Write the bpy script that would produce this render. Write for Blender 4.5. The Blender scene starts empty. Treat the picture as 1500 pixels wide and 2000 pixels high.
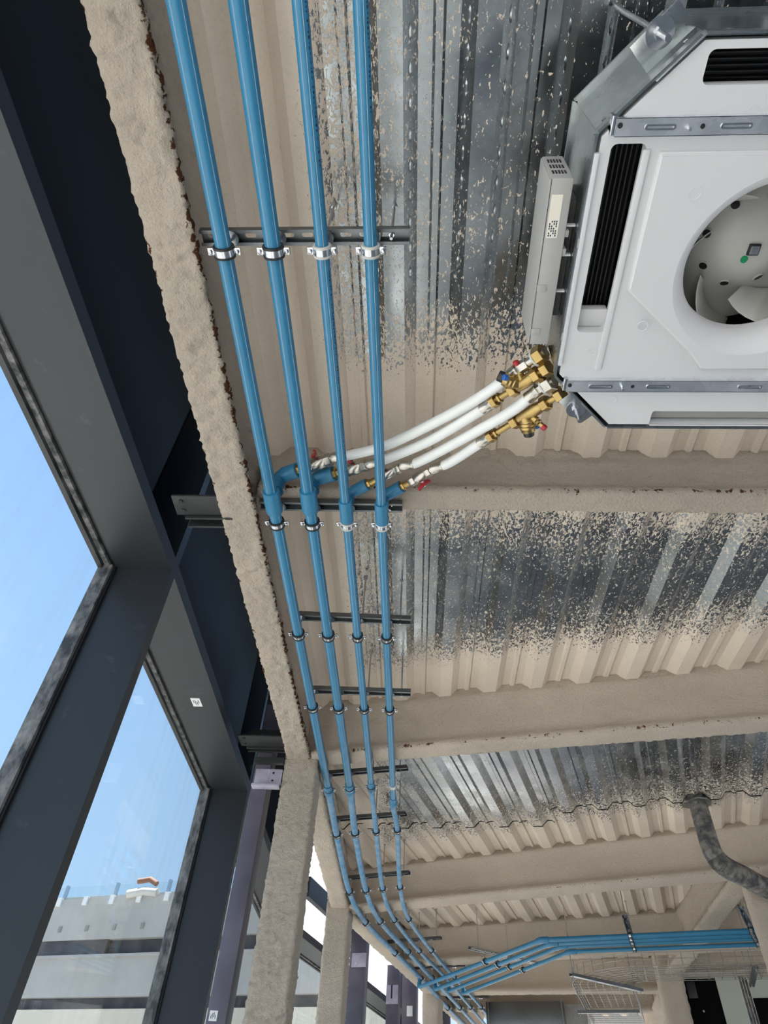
import bpy, bmesh, math, random
import numpy as np
from mathutils import Vector, Matrix, noise
random.seed(7)
SC = bpy.context.scene
COL = SC.collection
CZ = 1.6                                   # eye height above the floor; "h" below is height above the eye

# ------------------------------------------------------------------ camera
F_PX = 1290.0
pi_, ro_, az_ = math.radians(46.5), math.radians(3.85), math.radians(4.35)
F = Vector((-math.sin(az_)*math.cos(pi_), math.cos(az_)*math.cos(pi_), math.sin(pi_)))
R0 = Vector((math.cos(az_), math.sin(az_), 0)); U0 = R0.cross(F)
Rv = R0*math.cos(ro_) + U0*math.sin(ro_)
Uv = -R0*math.sin(ro_) + U0*math.cos(ro_)
cam = bpy.data.cameras.new('camera'); camo = bpy.data.objects.new('camera', cam); COL.objects.link(camo)
cam.sensor_fit = 'VERTICAL'; cam.sensor_height = 36.0; cam.lens = F_PX/2000*36.0
cam.clip_start = 0.05; cam.clip_end = 400
M = Matrix((Rv, Uv, -F)).transposed().to_4x4(); M.translation = (0, 0, CZ)
camo.matrix_world = M
SC.camera = camo

# ------------------------------------------------------------------ world, sun, exposure
SC.view_settings.view_transform = 'Standard'; SC.view_settings.look = 'None'
SC.view_settings.gamma = 1; SC.view_settings.use_curve_mapping = False
SC.view_settings.exposure = 0.12
W = bpy.data.worlds.new('sky'); SC.world = W; W.use_nodes = True
nt = W.node_tree; nt.nodes.clear()
wo = nt.nodes.new('ShaderNodeOutputWorld'); bg = nt.nodes.new('ShaderNodeBackground')
tc = nt.nodes.new('ShaderNodeTexCoord'); sx = nt.nodes.new('ShaderNodeSeparateXYZ')
cr = nt.nodes.new('ShaderNodeValToRGB')
cr.color_ramp.elements[0].position = 0.0; cr.color_ramp.elements[0].color = (0.70, 0.84, 0.98, 1)
cr.color_ramp.elements[1].position = 0.85; cr.color_ramp.elements[1].color = (0.36, 0.62, 1.10, 1)
e = cr.color_ramp.elements.new(0.25); e.color = (0.52, 0.77, 1.10, 1)
cn = nt.nodes.new('ShaderNodeTexNoise'); cn.inputs['Scale'].default_value = 3.1; cn.inputs['Detail'].default_value = 6
cmap = nt.nodes.new('ShaderNodeMapping'); cmap.inputs['Scale'].default_value = (1, 1, 3.2)
crc = nt.nodes.new('ShaderNodeMapRange'); crc.inputs[1].default_value = 0.60; crc.inputs[2].default_value = 0.80; crc.inputs[4].default_value = 0.55
cmx = nt.nodes.new('ShaderNodeMixRGB'); cmx.inputs[2].default_value = (0.85, 0.92, 1, 1)
L = nt.links.new
L(tc.outputs['Generated'], sx.inputs[0]); L(sx.outputs['Z'], cr.inputs[0])
L(tc.outputs['Generated'], cmap.inputs[0]); L(cmap.outputs[0], cn.inputs['Vector']); L(cn.outputs['Fac'], crc.inputs[0])
L(crc.outputs[0], cmx.inputs[0]); L(cr.outputs[0], cmx.inputs[1]); L(cmx.outputs[0], bg.inputs[0]); L(bg.outputs[0], wo.inputs[0])
bg.inputs[1].default_value = 1.0
sun = bpy.data.lights.new('sun', 'SUN'); suno = bpy.data.objects.new('sun', sun); COL.objects.link(suno)
sun.energy = 22.0; sun.angle = math.radians(0.53); sun.color = (1.0, 0.97, 0.93)
sd = Vector((-0.34, 0.10, 0.94)).normalized()          # towards the sun: outside the glazed facade
suno.rotation_euler = sd.to_track_quat('Z', 'Y').to_euler()

# ------------------------------------------------------------------ helpers
def sharp(me, ang=35):
    try: me.set_sharp_from_angle(angle=math.radians(ang))
    except Exception: pass

class MB:
    def __init__(s): s.v = []; s.f = []
    def add(s, vs, fs):
        n = len(s.v); s.v += [tuple(v) for v in vs]; s.f += [tuple(i+n for i in f) for f in fs]; return s
    def box(s, c, size, ax=None):
        c = Vector(c); hx, hy, hz = size[0]/2, size[1]/2, size[2]/2
        if ax is None: a, b, d = Vector((1,0,0)), Vector((0,1,0)), Vector((0,0,1))
        else: a, b, d = ax
        vs = [c + a*(i*hx) + b*(j*hy) + d*(k*hz) for i in (-1,1) for j in (-1,1) for k in (-1,1)]
        return s.add(vs, [(0,1,3,2),(4,6,7,5),(0,4,5,1),(2,3,7,6),(0,2,6,4),(1,5,7,3)])
    def bbox(s, x0, x1, y0, y1, z0, z1): return s.box(((x0+x1)/2,(y0+y1)/2,(z0+z1)/2),(abs(x1-x0),abs(y1-y0),abs(z1-z0)))
    def tube(s, path, r, n=12, cap=True):
        P = [Vector(p) for p in path]; N = len(P)
        rs = r if isinstance(r, (list, tuple)) else [r]*N
        t0 = (P[1]-P[0]).normalized()
        up = Vector((0,0,1)) if abs(t0.z) < 0.9 else Vector((1,0,0))
        u = (up - t0*up.dot(t0)).normalized()
        vs = []; fs = []
        for i in range(N):
            if i == 0: t = P[1]-P[0]
            elif i == N-1: t = P[-1]-P[-2]
            else: t = (P[i+1]-P[i]).normalized() + (P[i]-P[i-1]).normalized()
            if t.length < 1e-9: t = t0
            t = t.normalized()
            u = (u - t*u.dot(t)).normalized(); w = t.cross(u)
            for k in range(n):
                a = 2*math.pi*k/n; vs.append(P[i] + (u*math.cos(a) + w*math.sin(a))*rs[i])
        for i in range(N-1):
            for k in range(n): fs.append((i*n+k, i*n+(k+1)%n, (i+1)*n+(k+1)%n, (i+1)*n+k))
        if cap: fs.append(tuple(range(n-1,-1,-1))); fs.append(tuple((N-1)*n+k for k in range(n)))
        return s.add(vs, fs)
    def lathe(s, p, d, prof, n=24, cap=True):
        """profile of (distance along d, radius) from point p"""
        p = Vector(p); d = Vector(d).normalized()
        up = Vector((0,0,1)) if abs(d.z) < 0.9 else Vector((1,0,0))
        u = (up - d*up.dot(d)).normalized(); w = d.cross(u)
        vs = []; fs = []; N = len(prof)
        for t, r in prof:
            for k in range(n):
                a = 2*math.pi*k/n; vs.append(p + d*t + (u*math.cos(a)+w*math.sin(a))*r)
        for i in range(N-1):
            for k in range(n): fs.append((i*n+k, i*n+(k+1)%n, (i+1)*n+(k+1)%n, (i+1)*n+k))
        if cap: fs.append(tuple(range(n-1,-1,-1))); fs.append(tuple((N-1)*n+k for k in range(n)))
        return s.add(vs, fs)
    def prism(s, poly, z0, z1):
        n = len(poly)
        vs = [(x,y,z0) for x,y in poly] + [(x,y,z1) for x,y in poly]
        fs = [tuple(range(n-1,-1,-1)), tuple(range(n,2*n))] + [(i,(i+1)%n,n+(i+1)%n,n+i) for i in range(n)]
        return s.add(vs, fs)
    def mesh(s, name, smooth=True, ang=35, bevel=0):
        me = bpy.data.meshes.new(name); me.from_pydata(s.v, [], s.f)
        bm = bmesh.new(); bm.from_mesh(me); bmesh.ops.recalc_face_normals(bm, faces=bm.faces)
        if bevel: bmesh.ops.bevel(bm, geom=[e for e in bm.edges if e.is_manifold and e.calc_face_angle(0) > 0.6], offset=bevel, segments=2, affect='EDGES', profile=0.5, clamp_overlap=True)
        bm.to_mesh(me); bm.free()
        if smooth:
            me.polygons.foreach_set('use_smooth', [True]*len(me.polygons)); sharp(me, ang)
        return me
    def build(s, name, mat, parent=None, smooth=True, ang=35, bevel=0, off=None):
        if off is not None: s.v = [(v[0]-off[0], v[1]-off[1], v[2]-off[2]) for v in s.v]
        me = s.mesh(name, smooth, ang, bevel)
        return link(name, me, mat, parent)

def link(name, me, mat, parent=None):
    o = bpy.data.objects.new(name, me); COL.objects.link(o)
    if mat is not None and not me.materials: me.materials.append(mat)
    if parent is not None: o.parent = parent
    return o
def tag(o, label=None, cat=None, group=None, kind=None):
    if label: o['label'] = label
    if cat: o['category'] = cat
    if group: o['group'] = group
    if kind: o['kind'] = kind
    return o
def thing(name, label, cat, loc=(0,0,0), rotz=0, group=None, kind=None):
    o = bpy.data.objects.new(name, None); COL.objects.link(o); o.empty_display_size = 0.05
    o.location = loc; o.rotation_euler = (0,0,rotz)
    return tag(o, label, cat, group, kind)
def plate(outer, holes, z0, z1):
    """flat plate with holes (xy outlines) as a mesh between z0 and z1"""
    cu = bpy.data.curves.new('plate', 'CURVE'); cu.dimensions = '2D'; cu.fill_mode = 'BOTH'
    cu.extrude = abs(z1-z0)/2
    for pts in [outer]+list(holes):
        sp = cu.splines.new('POLY'); sp.points.add(len(pts)-1)
        for i, p in enumerate(pts): sp.points[i].co = (p[0], p[1], 0, 1)
        sp.use_cyclic_u = True
    ob = bpy.data.objects.new('plate', cu)
    me = bpy.data.meshes.new_from_object(ob)
    bpy.data.objects.remove(ob); bpy.data.curves.remove(cu)
    me.transform(Matrix.Translation((0,0,(z0+z1)/2)))
    return me
def rrect(cx, cy, w, h, r, n=5):
    pts = []
    for sx_, sy_, a0 in ((1,1,0),(-1,1,90),(-1,-1,180),(1,-1,270)):
        for k in range(n+1):
            a = math.radians(a0 + 90*k/n); pts.append((cx+sx_*(w/2-r)+r*math.cos(a), cy+sy_*(h/2-r)+r*math.sin(a)))
    return pts
def circ(cx, cy, r, n=24): return [(cx+r*math.cos(2*math.pi*k/n), cy+r*math.sin(2*math.pi*k/n)) for k in range(n)]
def smooth_path(pts, n=8):
    P = [Vector(p) for p in pts]; P = [P[0]*2-P[1]] + P + [P[-1]*2-P[-2]]; out = []
    for i in range(1, len(P)-2):
        for k in range(n):
            t = k/n; a, b, c, d = P[i-1], P[i], P[i+1], P[i+2]
            out.append(0.5*((2*b)+(c-a)*t+(2*a-5*b+4*c-d)*t*t+(3*b-a-3*c+d)*t**3))
    out.append(P[-2]); return out
def text_mesh(name, body, size, mat, parent, mw):
    cu = bpy.data.curves.new('txt', 'FONT'); cu.body = body; cu.size = size; cu.align_x = 'CENTER'; cu.align_y = 'CENTER'
    ob = bpy.data.objects.new('txt', cu); me = bpy.data.meshes.new_from_object(ob)
    bpy.data.objects.remove(ob); bpy.data.curves.remove(cu); me.transform(mw); me.materials.clear()
    return link(name, me, mat, parent)

# ------------------------------------------------------------------ materials
def newmat(name):
    m = bpy.data.materials.new(name); m.use_nodes = True
    return m, m.node_tree, m.node_tree.nodes['Principled BSDF']
def nn(t, typ, **kw):
    n = t.nodes.new(typ)
    for k, v in kw.items():
        if k in n.inputs: n.inputs[k].default_value = v
        else: setattr(n, k, v)
    return n
def simple(name, col, rough=0.5, metal=0.0, bump=0, bscale=200, var=0.0, vscale=12, spec=None, coat=0):
    m, t, b = newmat(name)
    b.inputs['Base Color'].default_value = (*col, 1); b.inputs['Roughness'].default_value = rough; b.inputs['Metallic'].default_value = metal
    if spec is not None: b.inputs['Specular IOR Level'].default_value = spec
    if coat: b.inputs['Coat Weight'].default_value = coat
    co = nn(t, 'ShaderNodeTexCoord')
    if bump:
        n = nn(t, 'ShaderNodeTexNoise', Scale=bscale, Detail=4.0); bp = nn(t, 'ShaderNodeBump', Strength=bump, Distance=0.003)
        t.links.new(co.outputs['Object'], n.inputs['Vector']); t.links.new(n.outputs['Fac'], bp.inputs['Height']); t.links.new(bp.outputs[0], b.inputs['Normal'])
    if var:
        n = nn(t, 'ShaderNodeTexNoise', Scale=vscale, Detail=5.0); mr = nn(t, 'ShaderNodeMapRange')
        mr.inputs[1].default_value = 0.3; mr.inputs[2].default_value = 0.7; mr.inputs[3].default_value = 1-var; mr.inputs[4].default_value = 1+var
        mx = nn(t, 'ShaderNodeVectorMath', operation='SCALE'); mx.inputs[0].default_value = col
        t.links.new(co.outputs['Object'], n.inputs['Vector']); t.links.new(n.outputs['Fac'], mr.inputs[0]); t.links.new(mr.outputs[0], mx.inputs['Scale']); t.links.new(mx.outputs[0], b.inputs['Base Color'])
        mr2 = nn(t, 'ShaderNodeMapRange'); mr2.inputs[3].default_value = max(0, rough-var*0.4); mr2.inputs[4].default_value = min(1, rough+var*0.4)
        t.links.new(n.outputs['Fac'], mr2.inputs[0]); t.links.new(mr2.outputs[0], b.inputs['Roughness'])
    return m

SPRAY = (0.71, 0.605, 0.495)
def spray_nodes(t, co):
    """colour and height of the sprayed fireproofing"""
    n1 = nn(t, 'ShaderNodeTexNoise', Scale=2.2, Detail=4.0); n2 = nn(t, 'ShaderNodeTexNoise', Scale=95.0, Detail=6.0, Roughness=0.72)
    for n in (n1, n2): t.links.new(co.outputs['Object'], n.inputs['Vector'])
    rp = nn(t, 'ShaderNodeValToRGB')
    rp.color_ramp.elements[0].position = 0.3; rp.color_ramp.elements[0].color = (SPRAY[0]*0.90, SPRAY[1]*0.90, SPRAY[2]*0.90, 1)
    rp.color_ramp.elements[1].position = 0.7; rp.color_ramp.elements[1].color = (SPRAY[0]*1.05, SPRAY[1]*1.05, SPRAY[2]*1.06, 1)
    t.links.new(n1.outputs['Fac'], rp.inputs[0])
    mx = nn(t, 'ShaderNodeMixRGB', blend_type='MULTIPLY'); mx.inputs[0].default_value = 1
    r2 = nn(t, 'ShaderNodeMapRange'); r2.inputs[1].default_value = 0.28; r2.inputs[2].default_value = 0.5; r2.inputs[3].default_value = 0.88; r2.inputs[4].default_value = 1
    t.links.new(n2.outputs['Fac'], r2.inputs[0]); t.links.new(rp.outputs[0], mx.inputs[1]); t.links.new(r2.outputs[0], mx.inputs[2])
    return mx.outputs[0], n2.outputs['Fac']
def spray_mat(name, rust=True):
    m, t, b = newmat(name); co = nn(t, 'ShaderNodeTexCoord')
    col, hgt = spray_nodes(t, co)
    b.inputs['Roughness'].default_value = 0.95; b.inputs['Specular IOR Level'].default_value = 0.15
    if rust:
        at = nn(t, 'ShaderNodeAttribute', attribute_name='rust')
        n3 = nn(t, 'ShaderNodeTexNoise', Scale=42.0, Detail=6.0, Roughness=0.65); t.links.new(co.outputs['Object'], n3.inputs['Vector'])
        n4 = nn(t, 'ShaderNodeTexNoise', Scale=4.0, Detail=2.0); t.links.new(co.outputs['Object'], n4.inputs['Vector'])
        a = nn(t, 'ShaderNodeMath', operation='ADD'); t.links.new(n3.outputs['Fac'], a.inputs[0])
        a2 = nn(t, 'ShaderNodeMath', operation='MULTIPLY'); a2.inputs[1].default_value = 0.34; t.links.new(at.outputs['Fac'], a2.inputs[0]); t.links.new(a2.outputs[0], a.inputs[1])
        a3 = nn(t, 'ShaderNodeMath', operation='ADD'); t.links.new(a.outputs[0], a3.inputs[0])
        a4 = nn(t, 'ShaderNodeMath', operation='MULTIPLY'); a4.inputs[1].default_value = 0.35; t.links.new(n4.outputs['Fac'], a4.inputs[0]); t.links.new(a4.outputs[0], a3.inputs[1])
        mr = nn(t, 'ShaderNodeMapRange'); mr.inputs[1].default_value = 0.955; mr.inputs[2].default_value = 1.0; t.links.new(a3.outputs[0], mr.inputs[0])
        mx = nn(t, 'ShaderNodeMixRGB'); mx.inputs[2].default_value = (0.135, 0.05, 0.022, 1)
        t.links.new(mr.outputs[0], mx.inputs[0]); t.links.new(col, mx.inputs[1]); col = mx.outputs[0]
    t.links.new(col, b.inputs['Base Color'])
    bp = nn(t, 'ShaderNodeBump', Strength=1.0, Distance=0.018); t.links.new(hgt, bp.inputs['Height']); t.links.new(bp.outputs[0], b.inputs['Normal'])
    return m
def galv_nodes(t, b, co, base=(0.52,0.54,0.55), rough=0.27):
    v = nn(t, 'ShaderNodeTexVoronoi', Scale=55.0); t.links.new(co.outputs['Object'], v.inputs['Vector'])
    n = nn(t, 'ShaderNodeTexNoise', Scale=5.0, Detail=5.0); t.links.new(co.outputs['Object'], n.inputs['Vector'])
    sp = nn(t, 'ShaderNodeSeparateXYZ'); t.links.new(v.outputs['Color'], sp.inputs[0])
    mr = nn(t, 'ShaderNodeMapRange'); mr.inputs[3].default_value = 0.93; mr.inputs[4].default_value = 1.06; t.links.new(sp.outputs[0], mr.inputs[0])
    sc = nn(t, 'ShaderNodeVectorMath', operation='SCALE'); sc.inputs[0].default_value = base; t.links.new(mr.outputs[0], sc.inputs['Scale'])
    m2 = nn(t, 'ShaderNodeMapRange'); m2.inputs[1].default_value = 0.3; m2.inputs[2].default_value = 0.7; m2.inputs[3].default_value = rough-0.07; m2.inputs[4].default_value = rough+0.13
    t.links.new(n.outputs['Fac'], m2.inputs[0])
    return sc.outputs[0], m2.outputs[0]
def galv_mat(name, base=(0.52,0.54,0.55), rough=0.27):
    m, t, b = newmat(name); co = nn(t, 'ShaderNodeTexCoord'); c, r = galv_nodes(t, b, co, base, rough)
    t.links.new(c, b.inputs['Base Color']); t.links.new(r, b.inputs['Roughness']); b.inputs['Metallic'].default_value = 1
    return m
def deck_mat():
    m, t, b = newmat('galvanised_deck_with_overspray'); co = nn(t, 'ShaderNodeTexCoord')
    gc, gr = galv_nodes(t, b, co, (0.31,0.33,0.345), 0.24)
    scol, sh = spray_nodes(t, co)
    at = nn(t, 'ShaderNodeAttribute', attribute_name='cov')
    mp = nn(t, 'ShaderNodeMapping'); mp.inputs['Scale'].default_value = (1.0, 0.55, 1.0); mp.inputs['Rotation'].default_value = (0,0,0.35)
    t.links.new(co.outputs['Object'], mp.inputs['Vector'])
    n1 = nn(t, 'ShaderNodeTexNoise', Scale=98.0, Detail=3.0, Roughness=0.55, Distortion=0.7); t.links.new(mp.outputs[0], n1.inputs['Vector'])
    n2 = nn(t, 'ShaderNodeTexNoise', Scale=240.0, Detail=2.0); t.links.new(mp.outputs[0], n2.inputs['Vector'])
    n3 = nn(t, 'ShaderNodeTexNoise', Scale=5.0, Detail=3.0); t.links.new(co.outputs['Object'], n3.inputs['Vector'])
    def lin(src, k, c):
        q = nn(t, 'ShaderNodeMath', operation='MULTIPLY_ADD'); q.inputs[1].default_value = k; q.inputs[2].default_value = c
        t.links.new(src, q.inputs[0]); return q.outputs[0]
    def add(a_, b_):
        q = nn(t, 'ShaderNodeMath', operation='ADD'); t.links.new(a_, q.inputs[0]); t.links.new(b_, q.inputs[1]); return q.outputs[0]
    s = add(lin(n1.outputs['Fac'], 1.8, -0.9), lin(n2.outputs['Fac'], 0.9, -0.45))
    s = add(s, lin(n3.outputs['Fac'], 0.35, -0.175))
    s = add(s, lin(at.outputs['Fac'], 0.95, -0.475))
    mr = nn(t, 'ShaderNodeMapRange'); mr.inputs[1].default_value = -0.015; mr.inputs[2].default_value = 0.015; t.links.new(s, mr.inputs[0])
    k = mr.outputs[0]
    mx = nn(t, 'ShaderNodeMixRGB'); t.links.new(k, mx.inputs[0]); t.links.new(gc, mx.inputs[1]); t.links.new(scol, mx.inputs[2]); t.links.new(mx.outputs[0], b.inputs['Base Color'])
    me_ = nn(t, 'ShaderNodeMath', operation='SUBTRACT'); me_.inputs[0].default_value = 1; t.links.new(k, me_.inputs[1]); t.links.new(me_.outputs[0], b.inputs['Metallic'])
    rg = nn(t, 'ShaderNodeMix', data_type='FLOAT'); t.links.new(k, rg.inputs[0]); t.links.new(gr, rg.inputs[2]); rg.inputs[3].default_value = 0.95; t.links.new(rg.outputs[0], b.inputs['Roughness'])
    hm = nn(t, 'ShaderNodeMath', operation='MULTIPLY_ADD'); hm.inputs[2].default_value = 0; 
    ha = nn(t, 'ShaderNodeMath', operation='ADD'); ha.inputs[1].default_value = 0.6; t.links.new(sh, ha.inputs[0]); t.links.new(ha.outputs[0], hm.inputs[0]); t.links.new(k, hm.inputs[1])
    bp = nn(t, 'ShaderNodeBump', Strength=0.6, Distance=0.004); t.links.new(hm.outputs[0], bp.inputs['Height']); t.links.new(bp.outputs[0], b.inputs['Normal'])
    return m
def dusty(name, col, dust=(0.42,0.41,0.40), amt=0.5, rough=0.45, scale=18, stretch=(1,1,1), lo=0.5, hi=0.75):
    m, t, b = newmat(name); co = nn(t, 'ShaderNodeTexCoord')
    mp = nn(t, 'ShaderNodeMapping'); mp.inputs['Scale'].default_value = stretch; t.links.new(co.outputs['Object'], mp.inputs[0])
    n = nn(t, 'ShaderNodeTexNoise', Scale=scale, Detail=7.0, Roughness=0.65); t.links.new(mp.outputs[0], n.inputs['Vector'])
    mr = nn(t, 'ShaderNodeMapRange'); mr.inputs[1].default_value = lo; mr.inputs[2].default_value = hi; mr.inputs[4].default_value = amt; t.links.new(n.outputs['Fac'], mr.inputs[0])
    mx = nn(t, 'ShaderNodeMixRGB'); mx.inputs[1].default_value = (*col,1); mx.inputs[2].default_value = (*dust,1); t.links.new(mr.outputs[0], mx.inputs[0]); t.links.new(mx.outputs[0], b.inputs['Base Color'])
    b.inputs['Roughness'].default_value = rough
    return m
def glass_mat(name, tint=(0.94,0.97,0.97), dirt=0.08):
    m, t, b = newmat(name); t.nodes.remove(b); out = t.nodes['Material Output']
    tr = nn(t, 'ShaderNodeBsdfTransparent'); tr.inputs[0].default_value = (*tint,1)
    gl = nn(t, 'ShaderNodeBsdfGlossy'); gl.inputs['Roughness'].default_value = 0.02
    lw = nn(t, 'ShaderNodeLayerWeight', Blend=0.5); pw = nn(t, 'ShaderNodeMath', operation='POWER'); pw.inputs[1].default_value = 4.0; t.links.new(lw.outputs['Facing'], pw.inputs[0])
    fr = nn(t, 'ShaderNodeMath', operation='MULTIPLY_ADD'); fr.inputs[1].default_value = 0.5; fr.inputs[2].default_value = 0.02; t.links.new(pw.outputs[0], fr.inputs[0])
    mx = nn(t, 'ShaderNodeMixShader'); t.links.new(fr.outputs[0], mx.inputs[0]); t.links.new(tr.outputs[0], mx.inputs[1]); t.links.new(gl.outputs[0], mx.inputs[2])
    df = nn(t, 'ShaderNodeBsdfDiffuse'); df.inputs[0].default_value = (0.75,0.73,0.70,1)
    co = nn(t, 'ShaderNodeTexCoord'); mp = nn(t, 'ShaderNodeMapping'); mp.inputs['Scale'].default_value = (6,9,0.7); t.links.new(co.outputs['Object'], mp.inputs[0])
    n = nn(t, 'ShaderNodeTexNoise', Scale=1.5, Detail=6.0); t.links.new(mp.outputs[0], n.inputs['Vector'])
    mr = nn(t, 'ShaderNodeMapRange'); mr.inputs[1].default_value = 0.48; mr.inputs[2].default_value = 0.8; mr.inputs[4].default_value = dirt; t.links.new(n.outputs['Fac'], mr.inputs[0])
    m2 = nn(t, 'ShaderNodeMixShader'); t.links.new(mr.outputs[0], m2.inputs[0]); t.links.new(mx.outputs[0], m2.inputs[1]); t.links.new(df.outputs[0], m2.inputs[2]); t.links.new(m2.outputs[0], out.inputs[0])
    return m
def membrane_mat():
    m, t, b = newmat('white_translucent_membrane'); t.nodes.remove(b); out = t.nodes['Material Output']
    d = nn(t, 'ShaderNodeBsdfDiffuse'); d.inputs[0].default_value = (0.85,0.85,0.86,1)
    r = nn(t, 'ShaderNodeBsdfTranslucent'); r.inputs[0].default_value = (0.88,0.86,0.88,1)
    mx = nn(t, 'ShaderNodeMixShader'); mx.inputs[0].default_value = 0.6; t.links.new(d.outputs[0], mx.inputs[1]); t.links.new(r.outputs[0], mx.inputs[2]); t.links.new(mx.outputs[0], out.inputs[0])
    return m

MAT = dict(
 spray=spray_mat('sprayed_fireproofing'), deck=deck_mat(), galv=galv_mat('galvanised_steel',(0.40,0.42,0.43),0.27), galv_box=galv_mat('galvanised_casing',(0.42,0.45,0.45),0.22),
 strut=galv_mat('strut_steel',(0.19,0.20,0.21),0.38), zinc=galv_mat('zinc_plated',(0.56,0.57,0.60),0.2),
 blue=simple('blue_pipe',(0.023,0.168,0.305),0.38,var=0.07,vscale=6), bluefit=simple('blue_fitting',(0.023,0.165,0.30),0.42),
 bluedust=dusty('dusty_blue_pipe',(0.03,0.19,0.36),(0.30,0.36,0.42),0.75,0.55,14,(1,1,1),0.35,0.75), stripe=simple('pipe_stripe',(0.30,0.37,0.42),0.5), ink=simple('print_ink',(0.012,0.03,0.06),0.6),
 frame=dusty('anthracite_aluminium',(0.020,0.023,0.028),(0.20,0.20,0.20),0.35,0.42,9,(1,1,1),0.62,0.85), gasket=simple('black_gasket',(0.008,0.008,0.009),0.45),
 bead=dusty('dusty_glazing_bead',(0.03,0.032,0.036),(0.32,0.31,0.30),0.8,0.6,25,(1,1,0.5),0.4,0.7),
 panel=simple('dark_sheet_panel',(0.016,0.0145,0.0105),0.5,var=0.2,vscale=3,spec=0.12), void=simple('matt_black',(0.003,0.003,0.0035),0.9,spec=0.1),  # void: near-black for the unlit facade gap and the dark frames
 primer=simple('grey_primed_steel',(0.115,0.105,0.135),0.42,var=0.22,vscale=5), primerlight=simple('pale_primed_plate',(0.40,0.37,0.45),0.5,var=0.15,vscale=14), blacksteel=simple('black_bracket_steel',(0.025,0.026,0.027),0.5,var=0.2),
 glass=glass_mat('window_glass'), membrane=membrane_mat(), white=simple('white_sticker',(0.75,0.75,0.74),0.6),
 brass=simple('brass',(0.42,0.29,0.115),0.34,1.0,bump=0.15,bscale=300,var=0.12,vscale=40), nickel=simple('nickel_plated',(0.50,0.47,0.42),0.30,1.0,var=0.1,vscale=60),
 red=simple('red_plastic',(0.36,0.012,0.022),0.4), bluecap=simple('blue_cap',(0.02,0.11,0.42),0.45), hose=simple('white_hose',(0.74,0.74,0.73),0.42,var=0.03,vscale=8),
 rubber=simple('black_rubber',(0.012,0.012,0.013),0.55), rubberl=simple('pale_rubber',(0.50,0.49,0.46),0.6), rod=galv_mat('threaded_rod',(0.5,0.51,0.53),0.3),
 foam=simple('white_foam',(0.57,0.565,0.575),0.6,bump=0.05,bscale=400), plastic=simple('grey_plastic_box',(0.37,0.36,0.345),0.45,var=0.05,vscale=6), fan=simple('fan_plastic',(0.44,0.43,0.40),0.42), black=simple('black_coil',(0.014,0.014,0.015),0.4),
 green=simple('green_dot',(0.01,0.26,0.10),0.5), strap=galv_mat('bright_strap',(0.82,0.84,0.88),0.36), cream=simple('cream_label',(0.72,0.67,0.58),0.6), conc=simple('concrete_floor',(0.52,0.50,0.47),0.8,bump=0.2,bscale=30,var=0.1,vscale=2),
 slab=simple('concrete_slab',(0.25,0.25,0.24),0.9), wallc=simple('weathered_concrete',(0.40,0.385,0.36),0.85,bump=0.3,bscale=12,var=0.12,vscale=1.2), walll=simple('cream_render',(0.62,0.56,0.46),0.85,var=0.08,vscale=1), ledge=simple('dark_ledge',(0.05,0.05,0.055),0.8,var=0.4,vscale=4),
 ground=simple('street',(0.30,0.29,0.28),0.9,var=0.1,vscale=0.5), duct=dusty('black_flexible_duct',(0.045,0.047,0.05),(0.36,0.32,0.27),0.75,0.55,16,(1,1,1),0.42,0.7), wire=galv_mat('galvanised_wire',(0.27,0.26,0.25),0.4), greyframe=simple('pale_green_frame',(0.42,0.44,0.38),0.5), brown=simple('brown_cardboard',(0.22,0.10,0.06),0.8),
)

# ------------------------------------------------------------------ setting: floor, slab over, ground
def struct(o): o['kind'] = 'structure'; return o
struct(MB().bbox(-1.35, 9, -6, 16, -0.3, 0).build('floor', MAT['conc'], smooth=False))
struct(MB().prism([(-0.69,-6),(9,-6),(9,16),(2.15,16),(-0.64,6.2),(-0.66,3.6)], CZ+2.022, CZ+2.3).build('ceiling_slab', MAT['slab'], smooth=False)).name = 'deck_slab'  # concrete slab lying over the deck sheets
struct(MB().bbox(-60, 60, -60, 80, -7.2, -7).build('ground', MAT['ground'], smooth=False))
tag(struct(bpy.data.objects['ground']))

# plan lines of the sprayed beams: start, end, flange width
BEAMS = [((-0.58,1.598),(5.0,1.598),0.102), ((-0.55,3.448),(5.0,2.196),0.135), ((-0.56,6.10),(5.0,3.75),0.20),
         ((-0.10,7.727),(4.2,6.11),0.20), ((0.30,8.90),(4.2,7.87),0.20), ((0.50,9.75),(4.2,8.95),0.18)]
BEND = [4.0, 4.0, 3.6, 3.6, 2.55, 2.75]
GIRD = [((2.26,4.98),(2.49,7.62),0.19), ((2.50,7.80),(3.1,11.0),0.19)]
EDGE = [((-0.64,-2.0),(-0.635,3.45),0.130), ((-0.615,3.55),(-0.60,6.05),0.150), ((-0.585,6.14),(0.95,11.6),0.17)]
def sdist(p, a, b):
    ax, ay = a; bx_, by = b; dx, dy = bx_-ax, by-ay; l = math.hypot(dx, dy)
    t = ((p[0]-ax)*dx+(p[1]-ay)*dy)/(l*l); s = ((p[0]-ax)*dy-(p[1]-ay)*dx)/l     # s>0 : to the right of a->b
    return s, t
NEAR = ([0.0,0.24,0.40,0.62,0.9],[1.6,1.10,0.60,0.30,0.15]); FARS = ([0.0,0.10,0.22,0.45,0.75],[1.3,0.95,0.55,0.24,0.12])
EDGC = ([0.0,0.26,0.38,0.55,0.95,1.6],[1.6,1.1,0.55,0.30,0.17,0.13])
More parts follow.
